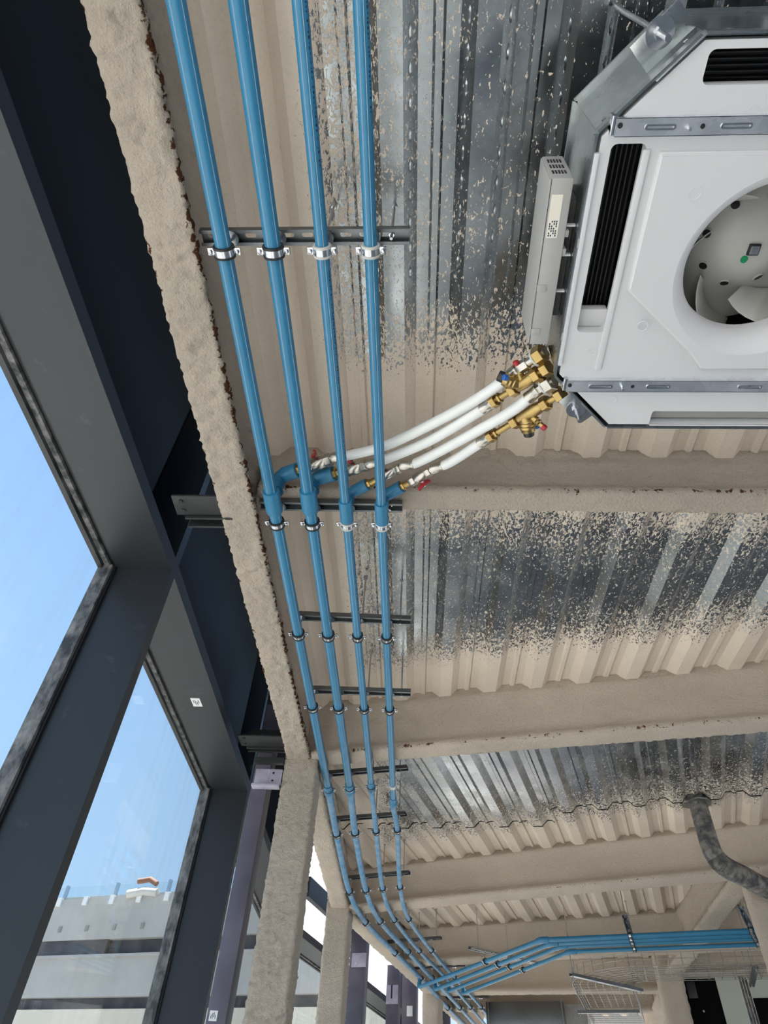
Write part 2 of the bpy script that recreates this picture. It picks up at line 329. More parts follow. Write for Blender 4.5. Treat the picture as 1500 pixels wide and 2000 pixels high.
def cover(x, y):
    c = 0.13
    for i, (a, b, w) in enumerate(BEAMS):
        s, t = sdist((x, y), a, b)
        if i == 0: v = np.interp(s,[0,0.28,0.46,0.70,1.0],[1.6,1.15,0.60,0.26,0.1]) if s > 0 else np.interp(-s,[0,0.10,0.24,0.50,0.85],[1.4,0.95,0.58,0.28,0.15])
        elif i == 1: v = np.interp(s, *NEAR) if s > 0 else np.interp(-s,[0,0.09,0.3,0.6],[0.8,0.3,0.18,0.13])
        elif i == 2: v = np.interp(s,[0,0.30,0.50,0.90,1.5],[1.6,1.1,0.62,0.30,0.14]) if s > 0 else np.interp(-s,[0,0.15,0.5,0.9],[0.5,0.28,0.48,0.95])
        else: v = np.interp(s,[0,0.5,1.0,1.3],[1.6,1.1,0.6,0.1]) if s > 0 else np.interp(-s,[0,0.2,0.6],[0.9,0.7,0.8])
        c = max(c, v)
    for i, (a, b, w) in enumerate(EDGE):
        s, t = sdist((x, y), a, b)
        if -0.05 < t < 1.05 and s > -0.3: c = max(c, np.interp(s, *EDGC))
    for a, b, w in GIRD:
        s, t = sdist((x, y), a, b)
        if -0.15 < t < 1.2: c = max(c, np.interp(abs(s),[0,0.35,0.6,0.9],[1.6,1.2,0.6,0.2]) if s < 0 else 1.4)
    return c

# ------------------------------------------------------------------ ceiling: galvanised trapezoidal deck sheets
ceil = thing('ceiling', None, None, kind='structure')
PITCH = 0.24; HL = 1.95; DEP = 0.040
def rib_profile():
    lf, wb = 0.031, 0.037         # half lower flange, web run
    up0 = lf+wb
    m = PITCH/2
    right = [(lf,0),(up0,DEP),(m-0.016,DEP),(m-0.009,DEP-0.010),(m,DEP-0.010)]
    pr = [(-x,z) for x,z in reversed(right)][:-0 or None] + [(0,0)] + right
    return pr
RIB = rib_profile()
def deck_sheet(O, d, e, k0, k1, s_off, t0f, t1f, step=0.05):
    prof = []
    for k in range(k0, k1):
        for x, z in RIB: prof.append((s_off + k*PITCH + x, z))
    # drop doubled points at the seams between ribs
    pr = [prof[0]]
    for p in prof[1:]:
        if abs(p[0]-pr[-1][0]) > 1e-6: pr.append(p)
    vs = []; cov = []; fs = []
    T0 = [t0f(s) for s, z in pr]; T1 = [t1f(s) for s, z in pr]
    n = max(2, int(max(b-a for a, b in zip(T0, T1))/step))
    for j in range(n+1):
        for i, (s, z) in enumerate(pr):
            t = T0[i] + (T1[i]-T0[i])*j/n
            x = O[0]+e[0]*s+d[0]*t; y = O[1]+e[1]*s+d[1]*t
            vs.append((x, y, CZ+HL+z)); cov.append(cover(x, y))
    m = len(pr)
    for j in range(n):
        for i in range(m-1): fs.append((j*m+i, (j+1)*m+i, (j+1)*m+i+1, j*m+i+1))
    me = bpy.data.meshes.new('deck_sheet'); me.from_pydata(vs, [], fs)
    at = me.attributes.new('cov', 'FLOAT', 'POINT'); at.data.foreach_set('value', cov)
    me.materials.append(MAT['deck'])
    return link('deck_sheet', me, None, ceil)
def b_line(i, x): (ax, ay), (bx_, by), w = BEAMS[i]; return ay + (by-ay)*(x-ax)/(bx_-ax)
S0 = 0.157
for k in range(-3, 19, 4):
    deck_sheet((0,0), (0,1), (1,0), k, k+4, S0, lambda s: -2.4, lambda s: b_line(1, max(s, -0.7)))
az2 = math.radians(17.6); D2 = (math.sin(az2), math.cos(az2)); E2 = (math.cos(az2), -math.sin(az2)); O2 = (-0.6, 3.5)
def t_start(s):
    # on beam 2 for s>=0, on the edge beam for s<0
    (ax, ay), (bx_, by), w = BEAMS[1]; mx_ = (by-ay)/(bx_-ax)
    # O+e s+d t on line y=ay+m(x-ax)
    px, py = O2[0]+E2[0]*s, O2[1]+E2[1]*s
    t = (ay+mx_*(px-ax)-py)/(D2[1]-mx_*D2[0])
    if s < 0.05: t = max(t, (-0.62-px)/D2[0])
    return t
for k in range(-3, 18, 4):
    if k < 3: tj = lambda s: 1.655+0.18*s
    else: tj = lambda s: 1.64
    deck_sheet(O2, D2, E2, k, k+4, 0.02, t_start, lambda s: max(tj(s)-0.008, t_start(s)+0.05))
    deck_sheet(O2, D2, E2, k, k+4, 0.02, lambda s: max(tj(s)+0.008, t_start(s)+0.06), lambda s: 8.4, 0.07)
# pressed embossments on the deck webs near the camera
emb = MB()
for k in range(-1, 4):
    xc = S0 + k*PITCH
    for side in (-1, 1):
        for j in range(-8, 12):
            y = j*0.075 + (0.03 if k % 2 else 0.0)
            c = Vector((xc+side*(0.031+0.0185), y, CZ+HL+DEP/2-0.001)); slope = Vector((side*0.037, 0, DEP)).normalized(); nrm = Vector((side*DEP, 0, -0.037)).normalized()
            pts = []
            for a_ in range(8):
                an = 2*math.pi*a_/8; pts.append(c + Vector((0,1,0))*(0.019*math.cos(an)) + slope*(0.0052*math.sin(an)))
            top = [p*0.55 + c*0.45 + nrm*0.0035 for p in pts]
            emb.add(pts+top, [(i,(i+1)%8,8+(i+1)%8,8+i) for i in range(8)] + [tuple(range(8,16))])
eo = emb.build('web_embossments', MAT['galv'], ceil); eo['kind'] = 'stuff'

# ------------------------------------------------------------------ sprayed steel beams and columns
def resample(poly, step):
    out = []; n = len(poly)
    for i in range(n):
        a = Vector(poly[i]); b = Vector(poly[(i+1)%n]); k = max(1, int(round((b-a).length/step)))
        for j in range(k): out.append(a+(b-a)*j/k)
    return out
def sprayed(poly, p0, p1, side, up, step, amp, rustf, seed, round_it=2, fq=48):
    """sweep a closed outline (s along side, t along up) from p0 to p1 with a lumpy sprayed surface"""
    P = resample([Vector((a,b)) for a,b in poly], step)
    for _ in range(round_it): P = [(P[i-1]+P[i]*2+P[(i+1)%len(P)])/4 for i in range(len(P))]
    n = len(P); N2 = []
    for i in range(n):
        tg = P[(i+1)%n]-P[i-1]; N2.append(Vector((tg.y, -tg.x)).normalized())
    area = sum(P[i].x*P[(i+1)%n].y-P[(i+1)%n].x*P[i].y for i in range(n))
    if area < 0: N2 = [-q for q in N2]
    p0 = Vector(p0); p1 = Vector(p1); Ls = (p1-p0).length; m = max(2, int(Ls/step)); vs = []; ru = []; sd_ = Vector((seed*3.1, seed*1.7, seed))
    for j in range(m+1):
        b = p0+(p1-p0)*j/m
        for i in range(n):
            q = b+side*P[i].x+up*P[i].y
            nz = noise.noise((q+sd_)*fq)*0.7 + noise.noise((q+sd_)*fq*1.9)*0.6 + noise.noise((q+sd_)*8)*0.25
            q2 = q + (side*N2[i].x+up*N2[i].y)*(amp*nz)
            vs.append(q2); ru.append(rustf(P[i].x, P[i].y))
    fs = [(j*n+i, j*n+(i+1)%n, (j+1)*n+(i+1)%n, (j+1)*n+i) for j in range(m) for i in range(n)]
    fs.append(tuple(range(n-1,-1,-1))); fs.append(tuple(m*n+i for i in range(n)))
    return vs, fs, ru
def spray_obj(name, vs, fs, ru, label, cat, loc, group=None):
    me = bpy.data.meshes.new(name); me.from_pydata([v-Vector(loc) for v in vs], [], fs)
    bm = bmesh.new(); bm.from_mesh(me); bmesh.ops.recalc_face_normals(bm, faces=bm.faces); bm.to_mesh(me); bm.free()
    at = me.attributes.new('rust', 'FLOAT', 'POINT'); at.data.foreach_set('value', ru)
    me.polygons.foreach_set('use_smooth', [True]*len(me.polygons))
    o = link(name, me, MAT['spray']); o.location = loc
    return tag(o, label, cat, group)
def beam(a, b, w, label, step, amp=0.007, rust=(0.7,0.7), name='steel_beam', seed=1, hb=1.66, group='sprayed ceiling beams'):
    h = w/2; T = HL-hb
    half = [(h,0.0),(h,0.034),(h*0.55,0.052),(0.036,0.075),(0.034,T-0.07),(0.05,T-0.035),(h*0.85,T-0.006),(h*0.85,T),(0.05,T+0.005),(0.05,T+0.060)]
    poly = half + [(-x,z) for x,z in reversed(half)]
    d = Vector((b[0]-a[0], b[1]-a[1], 0)).normalized(); side = Vector((d.y,-d.x,0))     # +side = right of travel
    def rf(s, t):
        c = math.exp(-((t-0.012)/0.02)**2)*math.exp(-((abs(s)-h)/0.018)**2)
        return c*(rust[1] if s > 0 else rust[0])
    vs, fs, ru = sprayed(poly, (a[0],a[1],CZ+hb), (b[0],b[1],CZ+hb), side, Vector((0,0,1)), step, amp, rf, seed)
    return spray_obj(name, vs, fs, ru, label, 'beam', ((a[0]+b[0])/2,(a[1]+b[1])/2,CZ+hb), group)
beam(*EDGE[0], 'long sprayed edge beam with rust spots beside the outermost blue pipe', 0.0105, 0.010, (0.75,1.0), seed=1)
beam(*EDGE[1], 'sprayed edge beam between the two sprayed columns', 0.022, 0.011, (0.4,0.6), seed=2)
beam(*EDGE[2], 'sprayed edge beam running on beyond the farther sprayed column', 0.03, 0.012, (0.3,0.5), seed=3)
lb = ['narrow sprayed cross beam just past the cooling unit and its white hoses', 'sprayed cross beam meeting the nearer sprayed column', 'sprayed cross beam meeting the farther sprayed column',
      'sprayed cross beam behind the crossing blue branch pipes', 'far sprayed cross beam above the wire cable tray', 'farthest sprayed cross beam at the bottom of the picture']
for i, (a, b, w) in enumerate(BEAMS):
    b = (BEND[i], b_line(i, BEND[i]))
    beam(a, b, w, lb[i], hb=(1.75 if i == 0 else 1.66), step=(0.013,0.018,0.025,0.03,0.035,0.035)[i], amp=0.008, rust=(0.3,0.72), seed=5+i)
for i, (a, b, w) in enumerate(GIRD): beam(a, b, w, ('sprayed girder between the two right-hand columns', 'far sprayed girder behind the wire cable tray')[i], 0.03, 0.012, (0.2,0.2), seed=15+i)
beam((2.58,7.70),(4.6,6.97),0.20,'sprayed beam over the dark window frames at the lower right corner',0.03,0.010,(0.2,0.3),seed=18)
def column(x, y, wx, wy, rz, label, step=0.022, seed=20, z1=HL):
    poly = [(-wx/2,-wy/2),(wx/2,-wy/2),(wx/2,wy/2),(-wx/2,wy/2)]
    c, s = math.cos(rz), math.sin(rz)
    vs, fs, ru = sprayed(poly, (x,y,0.0), (x,y,CZ+z1), Vector((c,s,0)), Vector((-s,c,0)), step, 0.010, lambda a,b: 0.05, seed, 2, 62)
    return spray_obj('steel_column', vs, fs, ru, label, 'column', (x,y,0), 'sprayed columns')
column(-0.62, 3.53, 0.18, 0.20, 0, 'nearer and leftmost sprayed column, beside the lavender steel post', 0.0105, 21)
column(-0.605, 6.10, 0.19, 0.2, -0.1, 'second sprayed column, behind and right of the nearest one', 0.014, 22)
column(0.22, 9.0, 0.20, 0.2, -0.27, 'far sprayed column partly hidden behind the crossing blue branch pipes', 0.03, 23)
column(2.34, 4.98, 0.22, 0.22, -0.3, 'sprayed column cut by the right edge of the picture', 0.025, 24)
column(2.47, 7.72, 0.23, 0.24, -0.2, 'sprayed column behind the wire cable tray at lower right', 0.03, 25)

# ------------------------------------------------------------------ glazed facade
HT = 1.657
def facade(n, p0, p1, panel=True, membrane=False, dark_to=0.0, zb=0.02, label=''):
    p0 = Vector((p0[0],p0[1],0)); p1 = Vector((p1[0],p1[1],0)); Ls = (p1-p0).length; d = (p1-p0)/Ls; o = Vector((-d.y,d.x,0)); up = Vector((0,0,1)); ax = (d,o,up)
    w = thing('window_%d' % n, None, None, p0, kind='structure')
    def bar(name, mat, l0, l1, o0, o1, h0, h1, par=w, **k):
        c = d*((l0+l1)/2)+o*((o0+o1)/2)+up*(CZ+(h0+h1)/2)
        return MB().box(c, (l1-l0, o1-o0, h1-h0), ax).build(name, mat, par, **k)
    fl = -CZ+zb
    tr = bar('transom', MAT['frame'], 0, Ls-0.05, 0, 0.215, HT, HT+0.062, smooth=False)
    mu = bar('mullion', MAT['frame'], Ls-0.05, Ls, 0.0, 0.215, fl, 2.75, smooth=False)
    for q, (o0, o1, dz) in enumerate(((0.217,0.231,0.012),(0.233,0.252,0.0),(0.256,0.275,-0.012))):
        bar('glazing_gasket', MAT['gasket'] if q != 1 else MAT['bead'], 0, Ls-0.05, o0, o1, HT+dz-0.006, HT+0.05, tr, smooth=False)
    bar('glazing_bead', MAT['bead'], Ls-0.075, Ls-0.05, 0.222, 0.275, fl, HT-0.002, mu, smooth=False)
    bar('glazing_gasket', MAT['gasket'], Ls-0.062, Ls-0.05, 0.212, 0.222, fl, HT, mu, smooth=False)
    bar('glazing_bead', MAT['bead'], 0.0, 0.02, 0.222, 0.275, fl, HT-0.002, w, smooth=False)
    bar('glass_pane', MAT['glass'], 0.0, Ls-0.05, 0.245, 0.251, fl, HT+0.03, smooth=False)
    bar('sill', MAT['frame'], 0.0, Ls-0.05, 0, 0.28, fl-0.02, fl+0.06, smooth=False)
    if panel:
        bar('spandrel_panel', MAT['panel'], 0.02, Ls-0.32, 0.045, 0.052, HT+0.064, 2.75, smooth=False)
        bar('sky_block_sheet', MAT['void'], -0.02, Ls, 0.20, 0.22, HT+0.03, 2.80, smooth=False)  # added black sheet: blocks the sky and stands in for the dark void
        bar('sky_block_lid', MAT['void'], -0.02, Ls, -0.36, 0.22, 2.78, 2.81, smooth=False)  # added unseen lid, keeps sky light from entering above
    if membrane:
        if dark_to: bar('sky_block_sheet', MAT['void'], 0, dark_to, 0.12, 0.14, HT+0.06, 2.80, smooth=False)  # added black sheet in place of the dark void along this stretch
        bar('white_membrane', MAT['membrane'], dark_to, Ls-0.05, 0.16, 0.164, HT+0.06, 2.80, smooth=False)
        bar('sky_block_lid', MAT['void'], -0.02, Ls, -0.42, 0.17, 2.78, 2.81, smooth=False)  # added unseen lid over the gap behind the beam, shuts out the sky
    return w, ax
wd1, ax1 = facade(1, (-0.945,-3.0), (-0.95,1.937))
wd2, ax2 = facade(2, (-0.95,1.937), (-0.987,3.90))
wd3, ax3 = facade(3, (-0.987,3.90), (-1.035,6.76), panel=False, membrane=True, dark_to=2.3)
f2 = Vector((0.262,0.965,0)).normalized(); c0 = Vector((-1.035,6.76,0))
for q, (a, b) in enumerate(((0,2.05),(2.05,3.75),(3.75,6.2))):
    facade(4+q, c0+f2*a, c0+f2*b, panel=False, membrane=True)
# black slab-edge rail across the white spandrel by the facade corner
rp_ = c0+f2*0.75+Vector((0.03,-0.01,CZ+1.96))
rl = MB().box((0,0,0.085),(1.45,0.05,0.17),(f2,Vector((-f2.y,f2.x,0)),Vector((0,0,1)))).build('slab_edge_rail', MAT['gasket'], None, smooth=False); rl.location = rp_
tag(rl, 'black rail across the white spandrel between the two sprayed columns', 'rail')
# stickers on the transom and frames
def sticker(x, y, z, sx_, sy_, label, marks=True, face=None):
    t = thing('sticker', label, 'sticker', (x,y,z))
    a, b, c = face or (Vector((1,0,0)),Vector((0,1,0)),Vector((0,0,-1)))
    MB().box((0,0,0),(sx_,sy_,0.0012),(a,b,c)).build('paper', MAT['white'], t, smooth=False)
    if marks:
        for k in range(4): MB().box(a*((-0.27+0.18*k)*sx_) + b*(((k*7)%3-1)*0.1*sy_) + c*0.0010,(sx_*0.07,sy_*(0.35+0.2*((k*5)%3)/2),0.0006),(a,b,c)).build('print', MAT['ink'], t, smooth=False)
    return t
sticker(-1.07, 2.86, CZ+HT-0.0008, 0.045, 0.075, 'small white printed sticker under the window transom')

sticker(-0.842, 3.4489, CZ+0.53, 0.034, 0.036, 'white square sticker low on the lavender steel post', True, (Vector((1,0,0)),Vector((0,0,1)),Vector((0,-1,0))))
sticker(-1.115, 4.86, CZ+HT-0.0008, 0.04, 0.07, 'small white sticker under the third window transom beyond the lavender post')
# brackets tying the facade posts to the edge beam
def bracket(x0, x1, y0, y1, h, label):
    t = thing('facade_bracket', label, 'bracket', ((x0+x1)/2,(y0+y1)/2,CZ+h)); off = t.location
    MB().bbox(x0,x1,y0,y1,CZ+h,CZ+h+0.010).build('plate', MAT['blacksteel'], t, bevel=0.0015, off=off)
    MB().bbox(x0+0.03,x1,y1+0.004,y1+0.012,CZ+h-0.01,CZ+h+0.10).build('upright_plate', MAT['blacksteel'], t, smooth=False, off=off)
    MB().bbox(x0+0.03,x1,y1+0.05,y1+0.058,CZ+h-0.005,CZ+h+0.09).build('rear_plate', MAT['blacksteel'], t, smooth=False, off=off)
    for yy in (y0+0.022, y1-0.025): MB().lathe((x0+0.03,yy,CZ+h-0.006),(0,0,1),[(0,0.008),(0.007,0.008)],6).build('bolt', MAT['blacksteel'], t, off=off)
    return t
bracket(-0.86, -0.66, 1.515, 1.605, 1.668, 'black steel bracket plate between the window frame corner and the long edge beam')
bracket(-0.95, -0.71, 3.265, 3.375, 1.70, 'black steel bracket plate above the lavender post at the nearer column')
def post(x, y, wx, wy, rz, label, plates=True, top=2.0, seed=0):
    t = thing('steel_post', label, 'post', (x,y,0), rz, 'grey primed steel posts')
    MB().bbox(-wx/2,wx/2,-wy/2,wy/2,0,CZ+top).build('tube', MAT['primer'], t, bevel=0.004)
    if plates:
        p = MB().bbox(-wx/2+0.012,wx/2+0.072,-wy/2-0.012,-wy/2-0.002,CZ+1.52,CZ+1.605).build('welded_plate', MAT['primerlight'], t, bevel=0.002)
        for dz in (1.542,1.583): MB().lathe((wx/2+0.025,-wy/2-0.0135,CZ+dz),(0,1,0),[(0,0.006),(0.003,0.006)],12).build('bolt_hole', MAT['black'], p)
        wl = MB()
        for k in range(9): wl.lathe((wx/2+0.002+random.uniform(-.002,.002),-wy/2-0.014,CZ+1.52+k*0.0098),(0,1,0),[(0,0.004),(0.003,0.0065)],8)
        wl.build('weld_bead', MAT['primerlight'], p)
        MB().bbox(-wx/2+0.008,wx/2+0.07,-wy/2-0.045,-wy/2,CZ+1.498,CZ+1.512).build('seat_angle', MAT['primerlight'], t, bevel=0.002)
        MB().bbox(-wx/2,wx/2+0.072,-wy/2-0.03,-wy/2-0.002,CZ+1.632,CZ+1.662).build('top_angle', MAT['blacksteel'], t, smooth=False)
    return t
post(-0.828, 3.51, 0.085, 0.12, 0, 'lavender grey steel post with welded plate beside the nearer column')
pp = post(-0.545, 7.85, 0.16, 0.12, -0.26, 'grey steel post just right of the second sprayed column', plates=False)
q = MB().bbox(-0.05,0.10,-0.08,-0.065,CZ+1.64,CZ+1.76).build('head_plate', MAT['primerlight'], pp, bevel=0.002)
MB().lathe((0.0,-0.084,CZ+1.67),(0,1,0),[(0,0.012),(0.006,0.012)],12).build('bolt', MAT['zinc'], q)
pp = post(-0.03, 9.75, 0.17, 0.12, -0.26, 'grey steel post with a white plate beside the far column', plates=False)
MB().bbox(-0.02,0.05,-0.075,-0.062,CZ+1.58,CZ+1.68).build('white_plate', MAT['white'], pp, bevel=0.002)
MB().bbox(-0.01,0.05,-0.075,-0.062,CZ+1.25,CZ+1.33).build('white_plate', MAT['white'], pp, bevel=0.002)
pp = post(-0.22, 9.35, 0.14, 0.12, -0.26, 'grey steel post carrying a slotted pale plate', plates=False)
q = MB().bbox(-0.07,0.07,-0.076,-0.063,CZ+1.62,CZ+1.80).build('slotted_plate', MAT['primerlight'], pp, bevel=0.002)
MB().bbox(-0.012,0.004,-0.080,-0.074,CZ+1.67,CZ+1.80).build('slot', MAT['black'], q, smooth=False)

# ------------------------------------------------------------------ strut channels with hanger rods
PX = [-0.495, -0.370, -0.247, -0.126]; PRAD = [0.0205, 0.0205, 0.0165, 0.0165]; HP = 1.635; HS = 1.72
ordn = ['first', 'second', 'third', 'fourth', 'fifth', 'sixth', 'seventh', 'eighth', 'ninth', 'tenth', 'eleventh']
_plates = {}
def strut(x0, x1, y0, y1, h, label, rods=(0.28,0.92), slots=True, rod_top=HL+0.02, mat='strut', flip=False):
    """41 x 21 channel, open side down, from (x0,y0) to (x1,y1); rods at fractions of the length"""
    Ls = math.hypot(x1-x0, y1-y0); rz = math.atan2(y1-y0, x1-x0)
    t = thing('strut_channel', label, 'strut', (x0,y0,CZ+h), rz, 'strut channels carrying the blue pipes')
    w = 0.0205; th = 0.0025; hh = 0.021
    key = round(Ls,3)
    n = int((Ls-0.03)/0.05) if slots else 0
    holes = [rrect(0.03+0.05*k, 0, 0.030, 0.0125, 0.006, 4) for k in range(n)]
    me = plate([(0,-w),(Ls,-w),(Ls,w),(0,w)], holes, hh-th, hh)
    link('slotted_back', me, MAT[mat], t)
    for sgn in (-1, 1):
        MB().bbox(0,Ls,sgn*w,sgn*(w-th),0,hh-th).bbox(0,Ls,sgn*(w-th),sgn*(w-0.0085),0,th).build('side_flange', MAT[mat], t, smooth=False)
    for fr in rods:
        r = MB().lathe((fr*Ls,0,-0.012),(0,0,1),[(0,0.004),(rod_top-h+0.012,0.004)],8).build('hanger_rod', MAT['rod'], t)
        nb = MB(); nb.lathe((fr*Ls,0,hh+0.001),(0,0,1),[(0,0.0075),(0.006,0.0075)],6); nb.lathe((fr*Ls,0,hh-th-0.007),(0,0,1),[(0,0.0075),(0.006,0.0075)],6)
        nb.build('hex_nut', MAT['zinc'], r)
        if rod_top > 1.9: MB().lathe((fr*Ls,0,rod_top-h-0.03),(0,0,1),[(0,0.006),(0.012,0.009),(0.03,0.009)],10).build('anchor_sleeve', MAT['zinc'], r)
    return t
STR = [ # left end, right end
 ((-0.578,0.652),(-0.032,0.653)), ((-0.572,1.606),(-0.058,1.609)), ((-0.545,2.255),(-0.028,2.272)), ((-0.545,2.838),(-0.027,2.845)),
 ((-0.54,3.752),(-0.045,3.637)), ((-0.54,4.40),(-0.057,4.272)), ((-0.525,5.505),(-0.035,5.324)), ((-0.45,6.28),(0.02,6.10)), ((-0.25,7.205),(0.255,6.985)), ((0.0,8.12),(0.52,7.93)), ((0.35,9.45),(0.87,9.27))]
where = ['nearest strut channel at the top of the picture, holding the four blue pipes', 'strut channel at the pipe tees beside the narrow cross beam', 'third strut channel from the top, under the second ceiling bay', 'fourth strut channel from the top, before the nearer column', 'strut channel at the blue reducers beside the nearer column', 'strut channel just beyond the blue reducers', 'seventh strut channel from the top, where the blue pipes begin to bend', 'eighth strut channel from the top, beside the second sprayed column', 'ninth strut channel from the top, in the bend of the blue pipes', 'tenth strut channel from the top, just above the crossing branch pipes', 'strut channel at the far end of the main blue pipes']
for (a, b), lab in zip(STR, where): strut(a[0], b[0], a[1], b[1], HS, lab, rods=(0.60,0.915), rod_top=(1.752 if lab == where[1] else HL+0.02))

# ------------------------------------------------------------------ blue main pipes
def pipe_pts(k):
    x = PX[k]
    straight = [(x,-1.6),(x,3.3)]
    bend = [[(-0.498,3.70),(-0.498,4.42),(-0.485,5.50),(-0.403,6.23),(-0.172,7.14),(0.065,8.02),(0.41,9.44),(0.78,10.9)],
            [(-0.370,3.70),(-0.377,4.38),(-0.358,5.45),(-0.278,6.19),(-0.053,7.08),(0.188,8.02),(0.535,9.35),(0.91,10.85)],
            [(-0.241,3.70),(-0.242,4.35),(-0.231,5.41),(-0.158,6.14),(0.055,7.05),(0.304,7.91),(0.647,9.27),(1.03,10.8)],
            [(-0.119,3.70),(-0.107,4.33),(-0.101,5.37),(-0.037,6.12),(0.162,7.00),(0.407,7.93),(0.766,9.24),(1.15,10.75)]][k]
    return straight, bend
pn = ['outermost blue pipe, next to the sprayed edge beam', 'second blue pipe from the edge beam', 'third blue pipe from the edge beam', 'innermost of the four main blue pipes']
shortp = ['outermost', 'second', 'third', 'innermost']
TEEY = [1.503, 1.497, 1.542, 1.552]
CPL = [3.72, 3.70, 3.66, 3.86]
bend_curves = []
for k in range(4):
    r = PRAD[k]; st, bd = pipe_pts(k); z = CZ+HP
    t = thing('water_pipe', pn[k] + ' running the length of the ceiling', 'pipe', (PX[k],0,z), 0, 'main blue water pipes'); off = t.location
    ye = CPL[k]
    p1 = MB().tube([(PX[k],-1.6,z),(PX[k],TEEY[k],z),(PX[k],ye,z)], r, 24).build('near_pipe', MAT['blue'], t, off=off)
    for a in (248, 292):
        an = math.radians(a); q = (PX[k]+math.cos(an)*(r-0.0003), z+math.sin(an)*(r-0.0003))
        if a == 292 and k < 2: an = math.radians(318); q = (PX[k]+math.cos(an)*(r-0.0003), z+math.sin(an)*(r-0.0003))
        MB().tube([(q[0],-1.6,q[1]),(q[0],ye,q[1])], 0.0009, 6).build('stripe', MAT['stripe'], p1, off=off)
    curve = smooth_path([(PX[k],ye-0.02,z),(PX[k],ye+0.12,z)] + [(x,y,z) for x,y in bd if y > ye+0.3], 10)
    bend_curves.append(curve)
    MB().tube(curve, r*0.97, 20).build('far_pipe', MAT['bluedust'], t, off=off)
    # tee with its upward socket
    R = r*1.4; y = TEEY[k]
    te = MB(); te.lathe((PX[k],y-0.047,z),(0,1,0),[(0,r),(0,R*0.97),(0.004,R),(0.09,R),(0.094,R*0.97),(0.094,r)],28,False)
    te.lathe((PX[k],y,z),(0,0,1),[(0,R*0.8),(0.05,R*0.82),(0.050,R)],24,False)
    te.build('tee', MAT['bluefit'], t, off=off)
    # reducing coupling
    cp = MB(); cp.lathe((PX[k],ye-0.045,z),(0,1,0),[(0,r),(0,r*1.18),(0.045,r*1.18),(0.05,r*1.30),(0.056,r*1.18),(0.062,r*1.34),(0.07,r*1.40),(0.105,r*1.36),(0.12,r*1.15),(0.12,r)],28,False)
    cp.build('reducing_coupling', MAT['bluefit'], t, off=off)
    # rows of printed characters along the side of the pipe
    ink = MB()
    rng = random.Random(k*11+3)
    segs = {0:[(2.3,2.7)], 1:[(1.65,2.2)], 2:[(-0.3,0.46),(0.70,1.45),(1.7,2.1)], 3:[(0.1,0.35),(1.65,2.0)]}[k]
    for ya, yb in segs:
        yy = ya; an = math.radians(322)
        while yy < yb:
            wch = rng.uniform(0.003,0.007)
            for aa in (318, 324, 329):
                if rng.random() < 0.72:
                    an = math.radians(aa); c = Vector((PX[k]+math.cos(an)*(r+0.0001), yy, z+math.sin(an)*(r+0.0001)))
                    nrm = Vector((math.cos(an),0,math.sin(an))); tg = Vector((-math.sin(an),0,math.cos(an)))
                    ink.box(c, (0.0016, wch*0.8, 0.0004), (tg, Vector((0,1,0)), nrm))
            yy += wch+0.0035 + (0.008 if rng.random() < 0.15 else 0)
    io = ink.build('printed_lettering', MAT['ink'], p1, smooth=False, off=off); io['kind'] = 'stuff'

# ------------------------------------------------------------------ pipe clamps
def clamp_meshes(r):
    rb = MB(); rb.lathe((0,-0.0125,0),(0,1,0),[(-0.002,r),(-0.002,r+0.0062),(0.0035,r+0.0072),(0.0045,r+0.003),(0.0205,r+0.003),(0.0215,r+0.0072),(0.027,r+0.0062),(0.027,r)],28,False)
    bd = MB(); bd.lathe((0,-0.0085,0),(0,1,0),[(0,r+0.002),(0,r+0.0052),(0.017,r+0.0052),(0.017,r+0.002)],28,False)
    er = MB()
    er2 = MB()
    er.bbox(-(r+0.004),-(r+0.021),-0.0095,0.0095,-0.0028,0.0028); er2.bbox(r+0.004,r+0.021,-0.0095,0.0095,-0.0028,0.0028)
    sc = []
    for s in (-1,1):
        q = MB(); q.lathe((s*(r+0.0135),0,-0.010),(0,0,1),[(0,0.0028),(0.0015,0.0050),(0.005,0.0050),(0.005,0.0025),(0.020,0.0025)],10); sc.append(q.mesh('screw'))
    top = HS-HP
    nut = MB(); nut.lathe((0,0,r+0.004),(0,0,1),[(0,0.008),(0.012,0.008)],6)
    stud = MB(); stud.lathe((0,0,r+0.010),(0,0,1),[(0,0.004),(top-r+0.004,0.004)],10)
    wa = MB(); wa.lathe((0,0,top-0.0035),(0,0,1),[(0,0.006),(0,0.0195),(0.0025,0.0195),(0.0025,0.006)],24,False); wa.lathe((0,0,top-0.010),(0,0,1),[(0,0.0075),(0.006,0.0075)],6)
    return dict(rubber_lining=rb.mesh('rubber_lining'), band=bd.mesh('band'), e0=er.mesh('ear',bevel=0.001), e1=er2.mesh('ear',bevel=0.001), nut=nut.mesh('nut'), stud=stud.mesh('stud'), washer=wa.mesh('washer'), s0=sc[0], s1=sc[1])
CM = {r: clamp_meshes(r) for r in (0.0205, 0.0165)}
for r in CM:
    for n_, m_ in CM[r].items():
        if n_ != 'rubber_lining': m_.materials.append(MAT['zinc'])
CMP = {r: CM[r]['rubber_lining'].copy() for r in CM}
for r in CM: CM[r]['rubber_lining'].materials.append(MAT['rubber']); CMP[r].materials.append(MAT['rubberl'])
def clamp(x, y, z, rz, r, pale, label, group='pipe clamps on the main blue pipes', simple_=False, roll=0):
    t = thing('pipe_clamp', label, 'clamp', (x,y,z), rz, group); c = CM[r]
    link('rubber_lining', CMP[r] if pale else c['rubber_lining'], None, t)
    b = link('band', c['band'], None, t)
    for i_ in '01': link('screw', c['s'+i_], None, link('ear', c['e'+i_], None, t))
    s_ = link('stud', c['stud'], None, t); link('washer', c['washer'], None, s_); link('nut', c['nut'], None, s_)
    return t
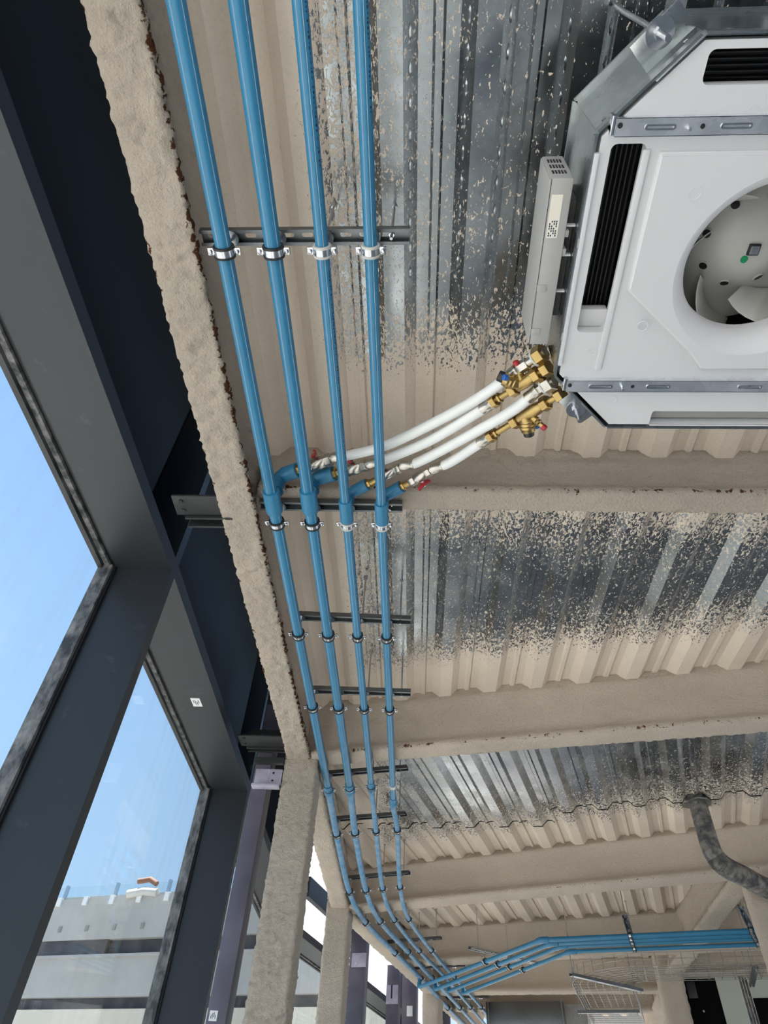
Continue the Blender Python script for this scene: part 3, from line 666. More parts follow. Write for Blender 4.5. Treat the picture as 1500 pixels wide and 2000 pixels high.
sw = ['on the nearest strut', 'at the tees', 'on the third strut from the top', 'on the fourth strut from the top', 'by the blue reducers', 'just past the blue reducers', 'where the pipes start to bend', 'beside the second column', 'in the bend of the pipes', 'just above the crossing branch pipes', 'at the far end of the pipes']
for j, ((ax_, ay_), (bx_, by_)) in enumerate(STR):
    for k in range(4):
        if ay_ < CPL[k]-0.1: x = PX[k]; y = ay_+(by_-ay_)*(x-ax_)/(bx_-ax_); rz = 0
        else:
            cv = bend_curves[k]; best = None
            for i in range(len(cv)-1):
                s0, _ = sdist((cv[i].x,cv[i].y),(ax_,ay_),(bx_,by_)); s1, _ = sdist((cv[i+1].x,cv[i+1].y),(ax_,ay_),(bx_,by_))
                if s0*s1 <= 0 and best is None: f_ = s0/(s0-s1) if s0 != s1 else 0; p = cv[i]+(cv[i+1]-cv[i])*f_; dd = cv[i+1]-cv[i]; best = (p.x, p.y, -math.atan2(dd.x, dd.y))
            if best is None: x = PX[k]; y = ay_+(by_-ay_)*(x-ax_)/(bx_-ax_); rz = 0
            else: x, y, rz = best
        if j == 4: y += 0.0
        pale = (j < 2 and k > 1) or (j == 4 and k == 3)
        clamp(x, y, CZ+HP, rz, PRAD[k], pale, '%s clamp %s, on the %s main blue pipe' % ('pale-lined' if pale else 'black-lined', sw[j], shortp[k]))

# ------------------------------------------------------------------ branches: blue elbows, ball valves, white hoses
def V3(x, y, h): return Vector((x, y, CZ+h))
EL = [V3(-0.495,1.503,1.765), V3(-0.370,1.497,1.745), V3(-0.247,1.542,1.718), V3(-0.126,1.552,1.716)]
VE = [V3(-0.287,1.388,1.728), V3(-0.168,1.402,1.715), V3(-0.057,1.403,1.705), V3(0.043,1.412,1.70)]    # valve outlets
bl = ['uppermost', 'second', 'third', 'lowest']
def hexprof(mb, p, d, t0, t1, r): mb.lathe(Vector(p)+d*t0, d, [(0,r*0.94),(0.0015,r),(t1-t0-0.0015,r),(t1-t0,r*0.94)], 6)
HOSE = [
 [VE[0]+Vector((0.06,-0.022,-0.010)), V3(-0.098,1.307,1.70), V3(0.092,1.165,1.665), V3(0.200,1.062,1.635), V3(0.262,0.985,1.615)],
 [VE[1]+Vector((0.055,-0.028,-0.010)), V3(0.034,1.275,1.68), V3(0.168,1.146,1.645), V3(0.205,1.103,1.630)],
 [VE[2]+Vector((0.055,-0.028,-0.010)), V3(0.128,1.258,1.66), V3(0.266,1.110,1.605), V3(0.322,1.030,1.585)],
 [VE[3]+Vector((0.045,-0.032,-0.010)), V3(0.1326,1.330,1.672), V3(0.206,1.232,1.635)]]
for k in range(4):
    r = PRAD[k]; R = r*1.28; E_ = EL[k]; d = (VE[k]-E_).normalized(); Lk = (VE[k]-E_).length
    t = thing('branch_elbow', 'blue elbow rising from the tee of the %s main pipe' % shortp[k], 'elbow', (PX[k],TEEY[k],CZ+HP+0.05), 0, 'blue branch elbows'); off = t.location
    c0_ = Vector((PX[k],TEEY[k],CZ+HP+0.05))
    up = Vector((0,0,1)); arc = [E_-up*0.030]
    for a in range(1, 8):
        th = math.pi/2*a/8; arc.append(E_ - up*(0.030*(1-math.sin(th))) + d*(0.030*(1-math.cos(th))))
    arc.append(E_+d*0.030)
    MB().tube([c0_]+arc, R*0.92, 20).build('bend', MAT['bluefit'], t, off=off)
    MB().lathe(E_-up*0.045, up, [(0,R*0.92),(0,R*1.02),(0.022,R*1.02),(0.022,R*0.9)], 24, False).build('collar', MAT['bluefit'], t, off=off)
    sl = 0.062
    MB().lathe(E_+d*0.026, d, [(0,R*0.9),(0,R*1.04),(sl-0.002,R*1.04),(sl,R*1.0),(sl,R*0.75)], 24, False).lathe(E_+d*(0.026+sl), d, [(0,R*0.78),(-0.001,0.004)], 24).build('socket', MAT['bluefit'], t, off=off)
    # ball valve
    s0_ = 0.026+sl
    vb = thing('ball_valve', 'nickel ball valve with red handle on the %s hose' % bl[k], 'valve', E_+d*s0_, 0, 'ball valves on the branches'); off = vb.location
    b0 = E_+d*s0_
    Lv = Lk-s0_
    m1 = MB(); hexprof(m1, b0, d, -0.004, 0.012, R*0.78); m1.lathe(b0, d, [(0.010,R*0.55),(Lv*0.35,R*0.55)], 16); m1.build('brass_nipple', MAT['brass'], vb, off=off)
    m2 = MB(); hexprof(m2, b0, d, Lv*0.28, Lv*0.45, R*0.92); m2.lathe(b0, d, [(Lv*0.42,R*0.7),(Lv*0.48,R*0.86),(Lv*0.62,R*0.9),(Lv*0.76,R*0.8),(Lv*0.8,R*0.66)], 20); hexprof(m2, b0, d, Lv*0.80, Lv*0.95, R*0.86); m2.lathe(b0, d, [(Lv*0.93,R*0.6),(Lv+0.012,R*0.6)], 16)
    m2.build('valve_body', MAT['nickel'], vb, off=off)
    ctr = b0+d*(Lv*0.58)
    sdv = (Vector((0.05,-0.80,0.15)) if k < 3 else Vector((0.30,0.75,-0.35))); sdv = (sdv - d*sdv.dot(d)).normalized(); cr_ = d.cross(sdv)
    MB().lathe(ctr+sdv*R*0.7, sdv, [(0,0.006),(0.016,0.006),(0.016,0.0045),(0.024,0.0045)], 10).build('stem', MAT['nickel'], vb, off=off)
    hd = MB(); hc = ctr+sdv*(R*0.7+0.014)
    for sg in (-1,1):
        hd.tube([hc, hc+cr_*0.012*sg+d*0.004*sg, hc+cr_*0.024*sg+d*0.009*sg+sdv*0.004, hc+cr_*0.030*sg+d*0.011*sg+sdv*0.008], [0.0085,0.0080,0.0075,0.003], 8)
    hd.lathe(hc-sdv*0.004, sdv, [(0,0.009),(0.009,0.009)], 12)
    hd.build('butterfly_handle', MAT['red'], vb, off=off)
    # white hose
    path = smooth_path([VE[k]+d*0.012]+HOSE[k], 8)
    h_ = thing('hose', '%s of the four white hoses from the ball valves to the cooling unit' % bl[k], 'hose', path[0], 0, 'white hoses to the cooling unit'); off = h_.location
    MB().tube(path, 0.0165, 18).build('hose_tube', MAT['hose'], h_, off=off)
    for e0, e1 in ((path[0], path[2]), (path[-1], path[-3])):
        dd = (e1-e0).normalized()
        MB().lathe(e0-dd*0.012, dd, [(0,0.010),(0,0.0185),(0.010,0.0185),(0.012,0.0178),(0.036,0.0178),(0.038,0.0186),(0.044,0.0186),(0.044,0.0165)], 20, False).build('crimp_ferrule', MAT['nickel'], h_, off=off)

# ------------------------------------------------------------------ brass fittings at the cooling unit
def run(p0, p1): p0 = Vector(p0); p1 = Vector(p1); d = (p1-p0); return p0, d.normalized(), d.length
PORT = [V3(0.330,0.905,1.585), V3(0.345,0.942,1.57), V3(0.362,0.982,1.565), V3(0.392,1.018,1.56)]
def union(mb, p, d, t0, t1, r): hexprof(mb, p, d, t0, t1, r)
# balancing valve on the second hose
def balancing_valve(p0, p1, side, label, scale=1.0, capdirs=None):
    p, d, Ln = run(p0, p1); side = (Vector(side)-d*Vector(side).dot(d)).normalized(); oth = d.cross(side)
    t = thing('balancing_valve', label, 'valve', p, 0, 'brass balancing valves at the cooling unit'); off = t.location
    b = MB(); b.lathe(p, d, [(0,0.010),(Ln,0.010)], 16); hexprof(b, p, d, 0.0, 0.020, 0.021); hexprof(b, p, d, 0.028, 0.036, 0.016)
    hexprof(b, p, d, Ln*0.34, Ln*0.34+0.022, 0.0225); b.lathe(p+d*(Ln*0.34+0.02), d, [(0,0.013),(0.01,0.017),(Ln*0.26,0.019),(Ln*0.34,0.015)], 18); hexprof(b, p, d, Ln*0.74, Ln*0.74+0.022, 0.0225); hexprof(b, p, d, Ln-0.022, Ln, 0.024)
    b.build('body', MAT['brass'], t, off=off)
    c = p+d*(Ln*0.52); dir1 = (side - d*0.55).normalized()
    bn = MB(); bn.lathe(c, dir1, [(0,0.017),(0.012,0.020),(0.016,0.0235),(0.020,0.0215),(0.026,0.0245),(0.031,0.0225),(0.037,0.0245),(0.042,0.022),(0.050,0.021)], 20)
    bn.build('bonnet', MAT['brass'], t, off=off)
    MB().lathe(c+dir1*0.050, dir1, [(0,0.016),(0.016,0.0155),(0.018,0.012)], 12).build('end_cap', MAT['black'], t, off=off)
    dir2 = (side*0.9 + d*0.30 - oth*0.2).normalized(); c2 = c+d*0.014+side*0.010
    n_ = MB(); n_.lathe(c2, dir2, [(0,0.011),(0.014,0.0105),(0.020,0.0120),(0.024,0.009),(0.030,0.0115),(0.034,0.008),(0.046,0.008)], 14)
    n_.build('test_port', MAT['brass'], t, off=off)
    MB().lathe(c2+dir2*0.044, dir2, [(0,0.0088),(0.011,0.0088),(0.013,0.0065)], 12).build('red_cap', MAT['red'], t, off=off)
    dir3 = (side*0.9 - d*0.30 + oth*0.5).normalized()
    q = MB(); q.lathe(c2-d*0.006, dir3, [(0,0.008),(0.044,0.007)], 12); q.build('test_port', MAT['brass'], t, off=off)
    MB().lathe(c2-d*0.006+dir3*0.042, dir3, [(0,0.0088),(0.011,0.0088),(0.013,0.0065)], 12).build('blue_cap', MAT['bluecap'], t, off=off)
    return t
balancing_valve(HOSE[1][-1]+Vector((0.004,-0.005,-0.001)), PORT[1], (-0.55,-0.6,0.15), 'brass balancing valve with red and blue caps pointing up on the second hose')
balancing_valve(HOSE[3][-1]+Vector((0.005,-0.006,-0.002)), PORT[3], (0.55,0.55,-0.30), 'brass balancing valve with red and blue caps pointing down on the lowest hose')
for k, lab in ((0, 'brass coupling nut joining the uppermost white hose to the cooling unit'), (2, 'nickel coupling joining the third white hose to the cooling unit')):
    p, d, Ln = run(HOSE[k][-1]+(PORT[k]-HOSE[k][-1]).normalized()*0.008, PORT[k])
    t = thing('hose_coupling', lab, 'coupling', p, 0); off = t.location
    b = MB(); b.lathe(p, d, [(0,0.012),(Ln,0.012)], 16); hexprof(b, p, d, 0.002, Ln*0.4, 0.0175); b.build('tail', MAT['nickel'], t, off=off)
    b = MB(); hexprof(b, p, d, Ln-0.030, Ln-0.004, 0.027); b.build('union_nut', MAT['brass'] if k == 0 else MAT['nickel'], t, off=off)
    MB().lathe(p+d*(Ln-0.036), d, [(0,0.018),(0,0.0245),(0.006,0.0245),(0.006,0.018)], 20, False).build('washer', MAT['rubberl'], t, off=off)

# ------------------------------------------------------------------ ceiling cassette cooling unit
AC = Vector((0.757, 0.6225, CZ+1.436)); S = 0.42; CH = 0.152
ac = thing('cooling_unit', 'square ceiling cassette cooling unit with white foam underside and open round fan', 'air conditioner', AC)
def octo(s, c): return [(-s,-s+c),(-s,s-c),(-s+c,s),(s-c,s),(s,s-c),(s,-s+c),(s-c,-s),(-s+c,-s)]
TOP = 0.265
def wall_panel(a, b, z0, z1, th=0.0015):
    a = Vector((*a,0)); b = Vector((*b,0)); d = (b-a).normalized(); n = Vector((-d.y,d.x,0))
    return MB().box((a+b)/2+Vector((0,0,(z0+z1)/2)), ((b-a).length, th, z1-z0), (d,n,Vector((0,0,1))))
O8 = octo(S, CH)
names = []
for i in range(8):
    wp = wall_panel(O8[i], O8[(i+1)%8], 0.002, TOP).build('casing_panel', MAT['galv_box'], ac, smooth=False)
    a = Vector((*O8[i],0)); b = Vector((*O8[(i+1)%8],0)); d = (b-a).normalized(); out = Vector((-d.y,d.x,0))
    if out.dot((a+b)/2) < 0: out = -out
    # folded rims, top and bottom
    MB().box((a+b)/2+out*0.003+Vector((0,0,0.012)), ((b-a).length*0.985,0.006,0.020),(d,out,Vector((0,0,1)))).build('folded_rim', MAT['galv'], wp, smooth=False)
    MB().box((a+b)/2+out*0.004+Vector((0,0,TOP-0.004)), ((b-a).length*1.01,0.010,0.008),(d,out,Vector((0,0,1)))).build('folded_rim', MAT['galv'], wp, smooth=False)
    for fr in (0.1, 0.9):
        MB().lathe(a+(b-a)*fr+out*0.001+Vector((0,0,0.040)), out, [(0,0.005),(0.003,0.005),(0.004,0.003)], 10).build('screw', MAT['zinc'], wp)
MB().prism(octo(S-0.001,CH), TOP, TOP+0.004).build('top_plate', MAT['galv_box'], ac, smooth=False)
# foam pan with slots
pan = plate(octo(S-0.007,CH-0.002), [rrect(-0.357,-0.05,0.068,0.40,0.012), rrect(0.357,0,0.068,0.50,0.012), rrect(0,-0.372,0.50,0.055,0.012), rrect(0.02,0.395,0.36,0.046,0.006), circ(0,0,0.205,64)], 0.004, 0.034)
fp = link('foam_pan', pan, MAT['foam'], ac)
# slot linings: black coil with fins
def slot_box(cx, cy, w, h, fins, name='coil'):
    o = MB().bbox(cx-w/2,cx+w/2,cy-h/2,cy+h/2,0.085,0.20).build(name, MAT['black'], ac, smooth=False)
    fb = MB()
    if h > w:
        n = int(w/0.010)
        for i in range(n): x = cx-w/2+0.004+i*0.010; fb.bbox(x-0.0012,x+0.0012,cy-h/2,cy+h/2,0.060,0.090)
    else:
        n = int(h/0.010)
        for i in range(n): y = cy-h/2+0.004+i*0.010; fb.bbox(cx-w/2,cx+w/2,y-0.0012,y+0.0012,0.060,0.090)
    fb.build('fins', MAT['black'], o, smooth=False)
slot_box(-0.357,-0.05,0.085,0.42,True); slot_box(0.357,0,0.085,0.52,True); slot_box(0,-0.372,0.52,0.075,True)
MB().bbox(-0.17,0.21,0.368,0.41,0.03,0.05).build('slot_backing', MAT['plastic'], ac, smooth=False)
# deep slot on the control-box side: stepped foam end
MB().bbox(-0.392,-0.322,0.105,0.150,0.030,0.055).build('slot_step', MAT['foam'], ac, bevel=0.004)
# inner raised foam around the fan
inner = [(-0.297,-0.235),(-0.297,0.045),(-0.125,0.195),(-0.08,0.247),(0.08,0.247),(0.125,0.195),(0.297,0.045),(0.297,-0.235)]
mi = plate(inner, [circ(0,0,0.205,64)], -0.006, 0.006)
bmx = bmesh.new(); bmx.from_mesh(mi); bmesh.ops.remove_doubles(bmx, verts=bmx.verts, dist=1e-5)
bmesh.ops.bevel(bmx, geom=[e for e in bmx.edges if e.is_manifold and e.calc_face_angle(0) > 1.0 and min(v.co.z for v in e.verts) < -0.004 and max(v.co.z for v in e.verts) < 0 and max(v.co.xy.length for v in e.verts) > 0.215], offset=0.006, segments=3, affect='EDGES')
bmx.to_mesh(mi); bmx.free(); link('raised_foam', mi, MAT['foam'], ac)
MB().bbox(-0.33,-0.315,-0.24,0.25,-0.001,0.006).build('foam_ridge', MAT['foam'], ac, bevel=0.003)
# bellmouth
MB().lathe((0,0,0),(0,0,1),[(-0.006,0.206),(-0.005,0.202),(0.006,0.190),(0.022,0.178),(0.040,0.1705),(0.056,0.168),(0.075,0.168),(0.075,0.174),(0.05,0.180),(0.02,0.206)],72,False).build('bellmouth', MAT['foam'], ac, ang=60)
# small round moulding marks and a pressed seam
for u, v in ((-0.14,-0.30),(-0.345,0.20),(-0.21,-0.16),(-0.245,0.13),(0.30,0.33),(-0.27,0.34)):
    MB().lathe((u,v,0.0045 if abs(u)>0.29 or abs(v)>0.24 else -0.0055),(0,0,-1),[(0,0.014),(0.0012,0.0135),(0.0012,0.011),(0.0002,0.0105)],24,False).build('moulding_mark', MAT['foam'], fp)
# fan
hub = MB().lathe((0,0,0.112),(0,0,1),[(-0.002,0.0),(0,0.016),(0.004,0.040),(0.012,0.062),(0.028,0.085),(0.050,0.110),(0.070,0.140),(0.085,0.175),(0.090,0.215),(0.094,0.215),(0.094,0.0)],64,False).build('fan_hub', MAT['fan'], ac, ang=60)
for k in range(8):
    a = math.radians(45*k+12); rr = 0.099; c = Vector((rr*math.cos(a), rr*math.sin(a), 0.112+0.040)); nrm = Vector((math.cos(a)*0.66, math.sin(a)*0.66, -0.75)).normalized()
    MB().lathe(c-nrm*0.001, nrm, [(0,0.0125),(0.003,0.0125),(0.0035,0.0095)],24).build('hub_hole_rim', MAT['fan'], hub)
    MB().lathe(c, nrm, [(0,0.0095),(0.0032,0.0095)],24).build('hub_hole', MAT['black'], hub)
q = MB().bbox(-0.013,0.013,-0.013,0.013,0.104,0.112).build('square_cap', MAT['black'], hub, bevel=0.002)
MB().bbox(-0.0095,0.0095,-0.0095,0.0095,0.102,0.105).build('screw_plate', MAT['zinc'], q, bevel=0.001)
MB().lathe((0,0,0.103),(0,0,-1),[(0,0.007),(0.003,0.006)],14).build('screw', MAT['zinc'], q)
MB().lathe((-0.012,0.024,0.1125),(0.1,-0.1,-1),[(0,0.0085),(0.0012,0.0085)],20).build('green_dot', MAT['green'], hub)
for k in range(7):
    a0 = 2*math.pi*k/7+0.35; bl_ = MB(); vs = []; n = 9
    for i in range(n):
        t_ = i/(n-1); rr = 0.118+0.100*t_; a = a0 - 0.75*t_
        zt = 0.112+0.060+0.028*t_; zb = 0.070 + 0.030*(1-t_)**2
        for (z, tw) in ((zb, 0.50), (zt, 0.0)):
            for th in (-0.0018, 0.0018):
                aa = a + tw*(1-0.4*t_) + th/rr*1.5
                vs.append((rr*math.cos(aa), rr*math.sin(aa), z))
    fs = []
    for i in range(n-1):
        b0 = i*4; b1 = b0+4
        fs += [(b0,b0+2,b1+2,b1),(b0+1,b1+1,b1+3,b0+3),(b0,b1,b1+1,b0+1),(b0+2,b0+3,b1+3,b1+2)]
    fs += [(0,1,3,2),((n-1)*4,(n-1)*4+2,(n-1)*4+3,(n-1)*4+1)]
    bl_.add(vs, fs).build('fan_blade', MAT['fan'], ac, ang=50)
MB().lathe((0,0,0.22),(0,0,1),[(0,0.26),(0.01,0.26)],48).build('fan_chamber', MAT['black'], ac)
MB().lathe((0,0,0.070),(0,0,1),[(0,0.205),(0.13,0.27),(0.14,0.27),(0.14,0.275),(0,0.21)],48,False).build('chamber_wall', MAT['black'], ac)
# two galvanised cross straps
for vv, nm in ((-0.281,0),(0.290,1)):
    st_ = MB().bbox(-0.392,0.392,vv-0.016,vv+0.016,-0.009,-0.0065).bbox(-0.392,0.392,vv-0.0165,vv-0.015,-0.009,0.004).bbox(-0.392,0.392,vv+0.015,vv+0.0165,-0.009,0.004).build('strap', MAT['strap'], ac, smooth=False)
    for uu in (-0.31,-0.17,0.05,0.2):
        em = plate(rrect(uu,vv,0.058,0.010,0.005), [rrect(uu,vv,0.050,0.004,0.0019)], -0.0115, -0.009); link('pressed_slot', em, MAT['zinc'], st_)
    MB().lathe((-0.258,vv+0.002,-0.022),(0.15,0.1,1),[(0,0.0028),(0.016,0.0028)],8).build('stud', MAT['zinc'], st_)
    MB().lathe((-0.232,vv,-0.0098),(0,0,1),[(0,0.0045),(0.001,0.0045)],14).build('hole', MAT['black'], st_)
    for sg in (-1,1): 
        cl = MB().bbox(sg*0.392,sg*0.402,vv-0.020,vv+0.014,-0.008,0.020).build('strap_end', MAT['zinc'], st_, bevel=0.002)
        MB().lathe((sg*0.386,vv-0.004,-0.012),(0,0,1),[(0,0.005),(0.004,0.005)],12).build('dark_screw', MAT['black'], cl)
# white side strip by the control box
MB().bbox(-0.4215,-0.4130,-0.235,0.235,-0.004,0.010).build('white_edge_strip', MAT['foam'], ac, bevel=0.001)
for vv in (-0.06,0.16): MB().bbox(-0.424,-0.414,vv-0.010,vv+0.010,-0.003,0.008).build('rubber_clip', MAT['plastic'], ac, bevel=0.001)
# hanger lugs with rods
def lug(u, v, ox, oy, rod=True):
    n = Vector((ox,oy,0)).normalized(); tdir = Vector((-n.y,n.x,0)); c = Vector((u,v,0.068))-n*0.022
    l = MB().box(c+n*0.012, (0.060,0.10,0.0025),(n,tdir,Vector((0,0,1)))).box(c-n*0.018+Vector((0,0,-0.036)), (0.0025,0.10,0.072),(n,tdir,Vector((0,0,1)))).build('hanger_lug', MAT['galv'], ac, bevel=0.001)
    p = c+n*0.022
    MB().lathe(p+Vector((0,0,-0.005)),(0,0,1),[(0,0.006),(0,0.026),(0.003,0.026),(0.003,0.006)],28,False).build('washer', MAT['zinc'], l)
    MB().lathe(p+Vector((0,0,-0.013)),(0,0,1),[(0,0.011),(0.008,0.011)],6).build('hex_nut', MAT['zinc'], l)
    MB().lathe(p+Vector((0,0,0.003)),(0,0,1),[(0,0.011),(0.010,0.011)],6).build('hex_nut', MAT['zinc'], l)
    MB().tube([p+Vector((0,0,-0.060)),p+Vector((0,0,0.10)),p+Vector((0.004,0.004,0.30)),p+Vector((0.012,0.004,HL+0.05-1.436-0.068))],0.0055,10).build('hanger_rod', MAT['zinc'], l)
lug(-0.327,-0.4165,-1,-1); lug(-0.338,0.408,-1,1.0); lug(0.33,0.41,1,1); lug(0.33,-0.41,1,-1)
# control box on the side
cb = MB().bbox(-0.491,-0.444,-0.177,0.205,0.045,0.200).build('control_box', MAT['plastic'], ac, bevel=0.003)
MB().bbox(-0.4935,-0.4905,-0.174,0.202,0.048,0.197).build('lid', MAT['plastic'], cb, bevel=0.001)
MB().bbox(-0.4905,-0.4895,-0.176,0.204,0.044,0.0455).build('lid_seam', MAT['black'], cb, smooth=False)
for r_ in range(3):
    for c_ in range(5): MB().bbox(-0.484+0.0065*c_,-0.4805+0.0065*c_,-0.1782,-0.1765,0.075+r_*0.038,0.095+r_*0.038).build('vent_slot', MAT['black'], cb, smooth=False)
lbx = MB().bbox(-0.4855,-0.4615,-0.145,-0.055,0.0440,0.0451).build('label', MAT['cream'], cb, smooth=False)
for k in range(4):
    for j in range(7):
        if (k*5+j*3)%4: MB().bbox(-0.4825+0.0048*k,-0.4800+0.0048*k,-0.092+0.005*j,-0.0885+0.005*j,0.0434,0.0441).build('label_print', MAT['ink'], lbx, smooth=False)
for vv in (0.06,0.17):
    MB().bbox(-0.490,-0.468,vv-0.008,vv+0.008,0.0430,0.0455).build('latch', MAT['plastic'], cb, bevel=0.0008)
for vv in (-0.06,-0.02): MB().bbox(-0.446,-0.436,vv-0.008,vv+0.006,0.05,0.09).build('cable_guide', MAT['plastic'], cb, bevel=0.001)
for vv in (-0.075,-0.01,0.075): MB().bbox(-0.445,-0.422,vv-0.002,vv+0.002,0.06,0.07).build('spacer_clip', MAT['foam'], cb, smooth=False)
MB().bbox(-0.444,-0.4215,-0.12,0.15,0.09,0.19).build('box_backing', MAT['black'], cb, smooth=False)

# ------------------------------------------------------------------ crossing branch pipes far back
HB = 1.55
A4 = [(0.065,8.03),(0.225,8.10),(0.362,8.15),(0.510,8.22)]; B4 = [(1.03,6.19),(1.12,6.27),(1.21,6.35),(1.306,6.49)]
dB = Vector((0.951,-0.309,0))
bn_ = ['first', 'second', 'third', 'fourth']
for k in range(4):
    a = V3(*A4[k],HB); b = V3(*B4[k],HB); c = b+dB*2.4; r = 0.018 if k < 2 else 0.0155
    t = thing('branch_pipe', '%s blue branch pipe crossing under the main pipes at lower right, counted from the top' % bn_[k], 'pipe', a, 0, 'crossing blue branch pipes'); off = t.location
    MB().tube([a+Vector((0,0,HP-HB-0.02)), a+Vector((0,0,0.02)), a+(b-a).normalized()*0.02, b, c], r, 16).build('pipe_run', MAT['blue'], t, off=off)
    MB().lathe(a+Vector((0,0,-0.006)),(0,0,1),[(0,r*0.8),(0.003,r*1.25),(0.045,r*1.25),(0.048,r)],18).build('elbow', MAT['bluefit'], t, off=off)
    d1 = (b-a).normalized()
    MB().tube([b-d1*0.055, b-d1*0.01, b+dB*0.01, b+dB*0.055], r*1.3, 18).build('angle_elbow', MAT['bluefit'], t, off=off)
strut(0.50, 1.16, 6.85, 7.27, 1.62, 'pale strut channel hung above the slanting branch pipes', rods=(0.12,0.55), slots=False, mat='galv')
strut(1.60, 1.86, 5.72, 6.53, 1.60, 'strut channel carrying the straight part of the branch pipes', rods=(0.1,0.95), slots=False, mat='strut')
strut(2.35, 2.75, 5.40, 6.20, 1.60, 'strut channel of the branch pipes beside the right-hand column', rods=(0.1,0.95), slots=False, mat='galv')
for k in range(4):
    a = Vector((*A4[k],0)); b = Vector((*B4[k],0))
    for q, (u0, u1, lab) in enumerate((((0.50,6.85),(1.16,7.27),'on the slanting part'),((1.60,5.72),(1.86,6.53),'on the straight part'),((2.35,5.40),(2.75,6.20),'beside the right-hand column'))):
        p0, p1 = (a, b) if q == 0 else (b, b+dB*2.4)
        s0, _ = sdist((p0.x,p0.y),u0,u1); s1, _ = sdist((p1.x,p1.y),u0,u1); f_ = s0/(s0-s1); p = p0+(p1-p0)*f_; dd = (p1-p0).normalized()
        t = thing('pipe_clamp', 'small black-lined clamp %s of the %s crossing branch pipe' % (lab, bn_[k]), 'clamp', (p.x,p.y,CZ+HB), -math.atan2(dd.x,dd.y), 'clamps on the crossing branch pipes')
        c = CM[0.0165 if k > 1 else 0.0205]
        for n_ in ('rubber_lining','band'): link(n_, c[n_], None, t)
        for n_ in ('e0','e1'): link('ear', c[n_], None, t)
        MB().lathe((0,0,0.02),(0,0,1),[(0,0.004),((0.075 if q == 0 else 0.055)-0.02,0.004)],8).build('stud', MAT['zinc'], t)

# ------------------------------------------------------------------ wire mesh cable tray
def wire(mb, pts, r=0.0022): mb.tube(pts, r, 5, False)
tray = thing('cable_tray', 'galvanised wire mesh cable tray turning a corner at lower right', 'cable tray', (1.7,7.3,CZ+1.45)); off = tray.location
ZT = CZ+1.45
dr = Vector((0.285,0.958,0)).normalized(); er = Vector((0.958,-0.285,0)).normalized()     # along, across
c0_ = Vector((1.43,7.18,ZT)); Wt = 0.52
base = MB()
for i in range(9): wire(base, [c0_+er*(Wt*i/8), c0_+er*(Wt*i/8)+dr*1.9])
for j in range(20): 
    p = c0_+dr*(0.1*j); wire(base, [p+Vector((0,0,0.09)), p, p+er*Wt, p+er*Wt+Vector((0,0,0.09))])
for z in (0.045,0.09):
    for s_ in (0,Wt): wire(base, [c0_+er*s_+Vector((0,0,z)), c0_+er*s_+dr*1.9+Vector((0,0,z))])
base.build('straight_mesh', MAT['wire'], tray, off=off)
side = MB()
# quarter turn to the right followed by a run along the beams
g0 = c0_+er*(Wt+0.12)          # centre of the turn
def arc(rad, z, n=14):
    return [g0 + (-er*math.cos(math.pi/2*i/n) - dr*math.sin(math.pi/2*i/n))*rad + Vector((0,0,z)) for i in range(n+1)]
run_len = 1.5
for i in range(9):
    rad = 0.12+Wt*i/8; a_ = arc(rad, 0); wire(side, a_+[a_[-1]+er*run_len])
for z in (0.045,0.09):
    for rad in (0.12, 0.12+Wt): a_ = arc(rad, z); wire(side, a_+[a_[-1]+er*run_len])
ins, outs = arc(0.12,0,9), arc(0.12+Wt,0,9); up9 = Vector((0,0,0.09))
for p, q in zip(ins, outs): wire(side, [p+up9, p, q, q+up9])
for j in range(1, 16):
    p, q = ins[-1]+er*0.1*j, outs[-1]+er*0.1*j; wire(side, [p+up9, p, q, q+up9])
side.build('turned_mesh', MAT['wire'], tray, off=off)
def tray_bar(a, b, z, label, rods=True):
    a = Vector((*a,CZ+z)); b = Vector((*b,CZ+z)); d = (b-a).normalized(); n = Vector((-d.y,d.x,0))
    t = thing('tray_support', label, 'support', a, 0, 'supports under the cable tray'); off = t.location
    MB().box((a+b)/2, ((b-a).length,0.036,0.004),(d,n,Vector((0,0,1)))).box((a+b)/2+n*0.018+Vector((0,0,0.010)), ((b-a).length,0.003,0.022),(d,n,Vector((0,0,1)))).box((a+b)/2-n*0.018+Vector((0,0,0.010)), ((b-a).length,0.003,0.022),(d,n,Vector((0,0,1)))).build('channel', MAT['strut'], t, smooth=False, off=off)
    for p in (a+d*0.02, b-d*0.02): MB().lathe(p-Vector((0,0,0.02)),(0,0,1),[(0,0.004),(HL-z+0.03,0.004)],6).build('hanger_rod', MAT['rod'], t, off=off)
tray_bar((1.33,6.70),(2.02,7.14),1.425,'slanting grey bar under the turn of the cable tray')
tray_bar((1.64,8.16),(2.20,7.99),1.425,'grey bar under the straight part of the cable tray')
tray_bar((2.67,6.20),(2.84,6.78),1.425,'grey bar under the cable tray beside the right-hand column')
# far ducted unit at the lower edge
t = thing('fan_coil_unit', 'flat grey ducted unit hung under the farthest bay', 'fan coil', (1.42,9.62,CZ+1.47), -0.27)
MB().bbox(-0.50,0.38,-0.35,0.35,0,0.24).build('casing', MAT['strut'], t, bevel=0.004)
MB().bbox(0.38,0.62,-0.30,0.30,0.02,0.22).build('duct_collar', MAT['galv'], t, smooth=False)
for x in (-0.42,0.30):
    for y in (-0.30,0.30): MB().lathe((x,y,-0.004),(0,0,1),[(0,0.010),(0.005,0.010)],10).build('screw', MAT['zinc'], t)
for x in (-0.47,0.36): MB().lathe((x,-0.37,0.0),(0,0,1),[(0,0.005),(0.55,0.005)],6).build('hanger_rod', MAT['rod'], t)
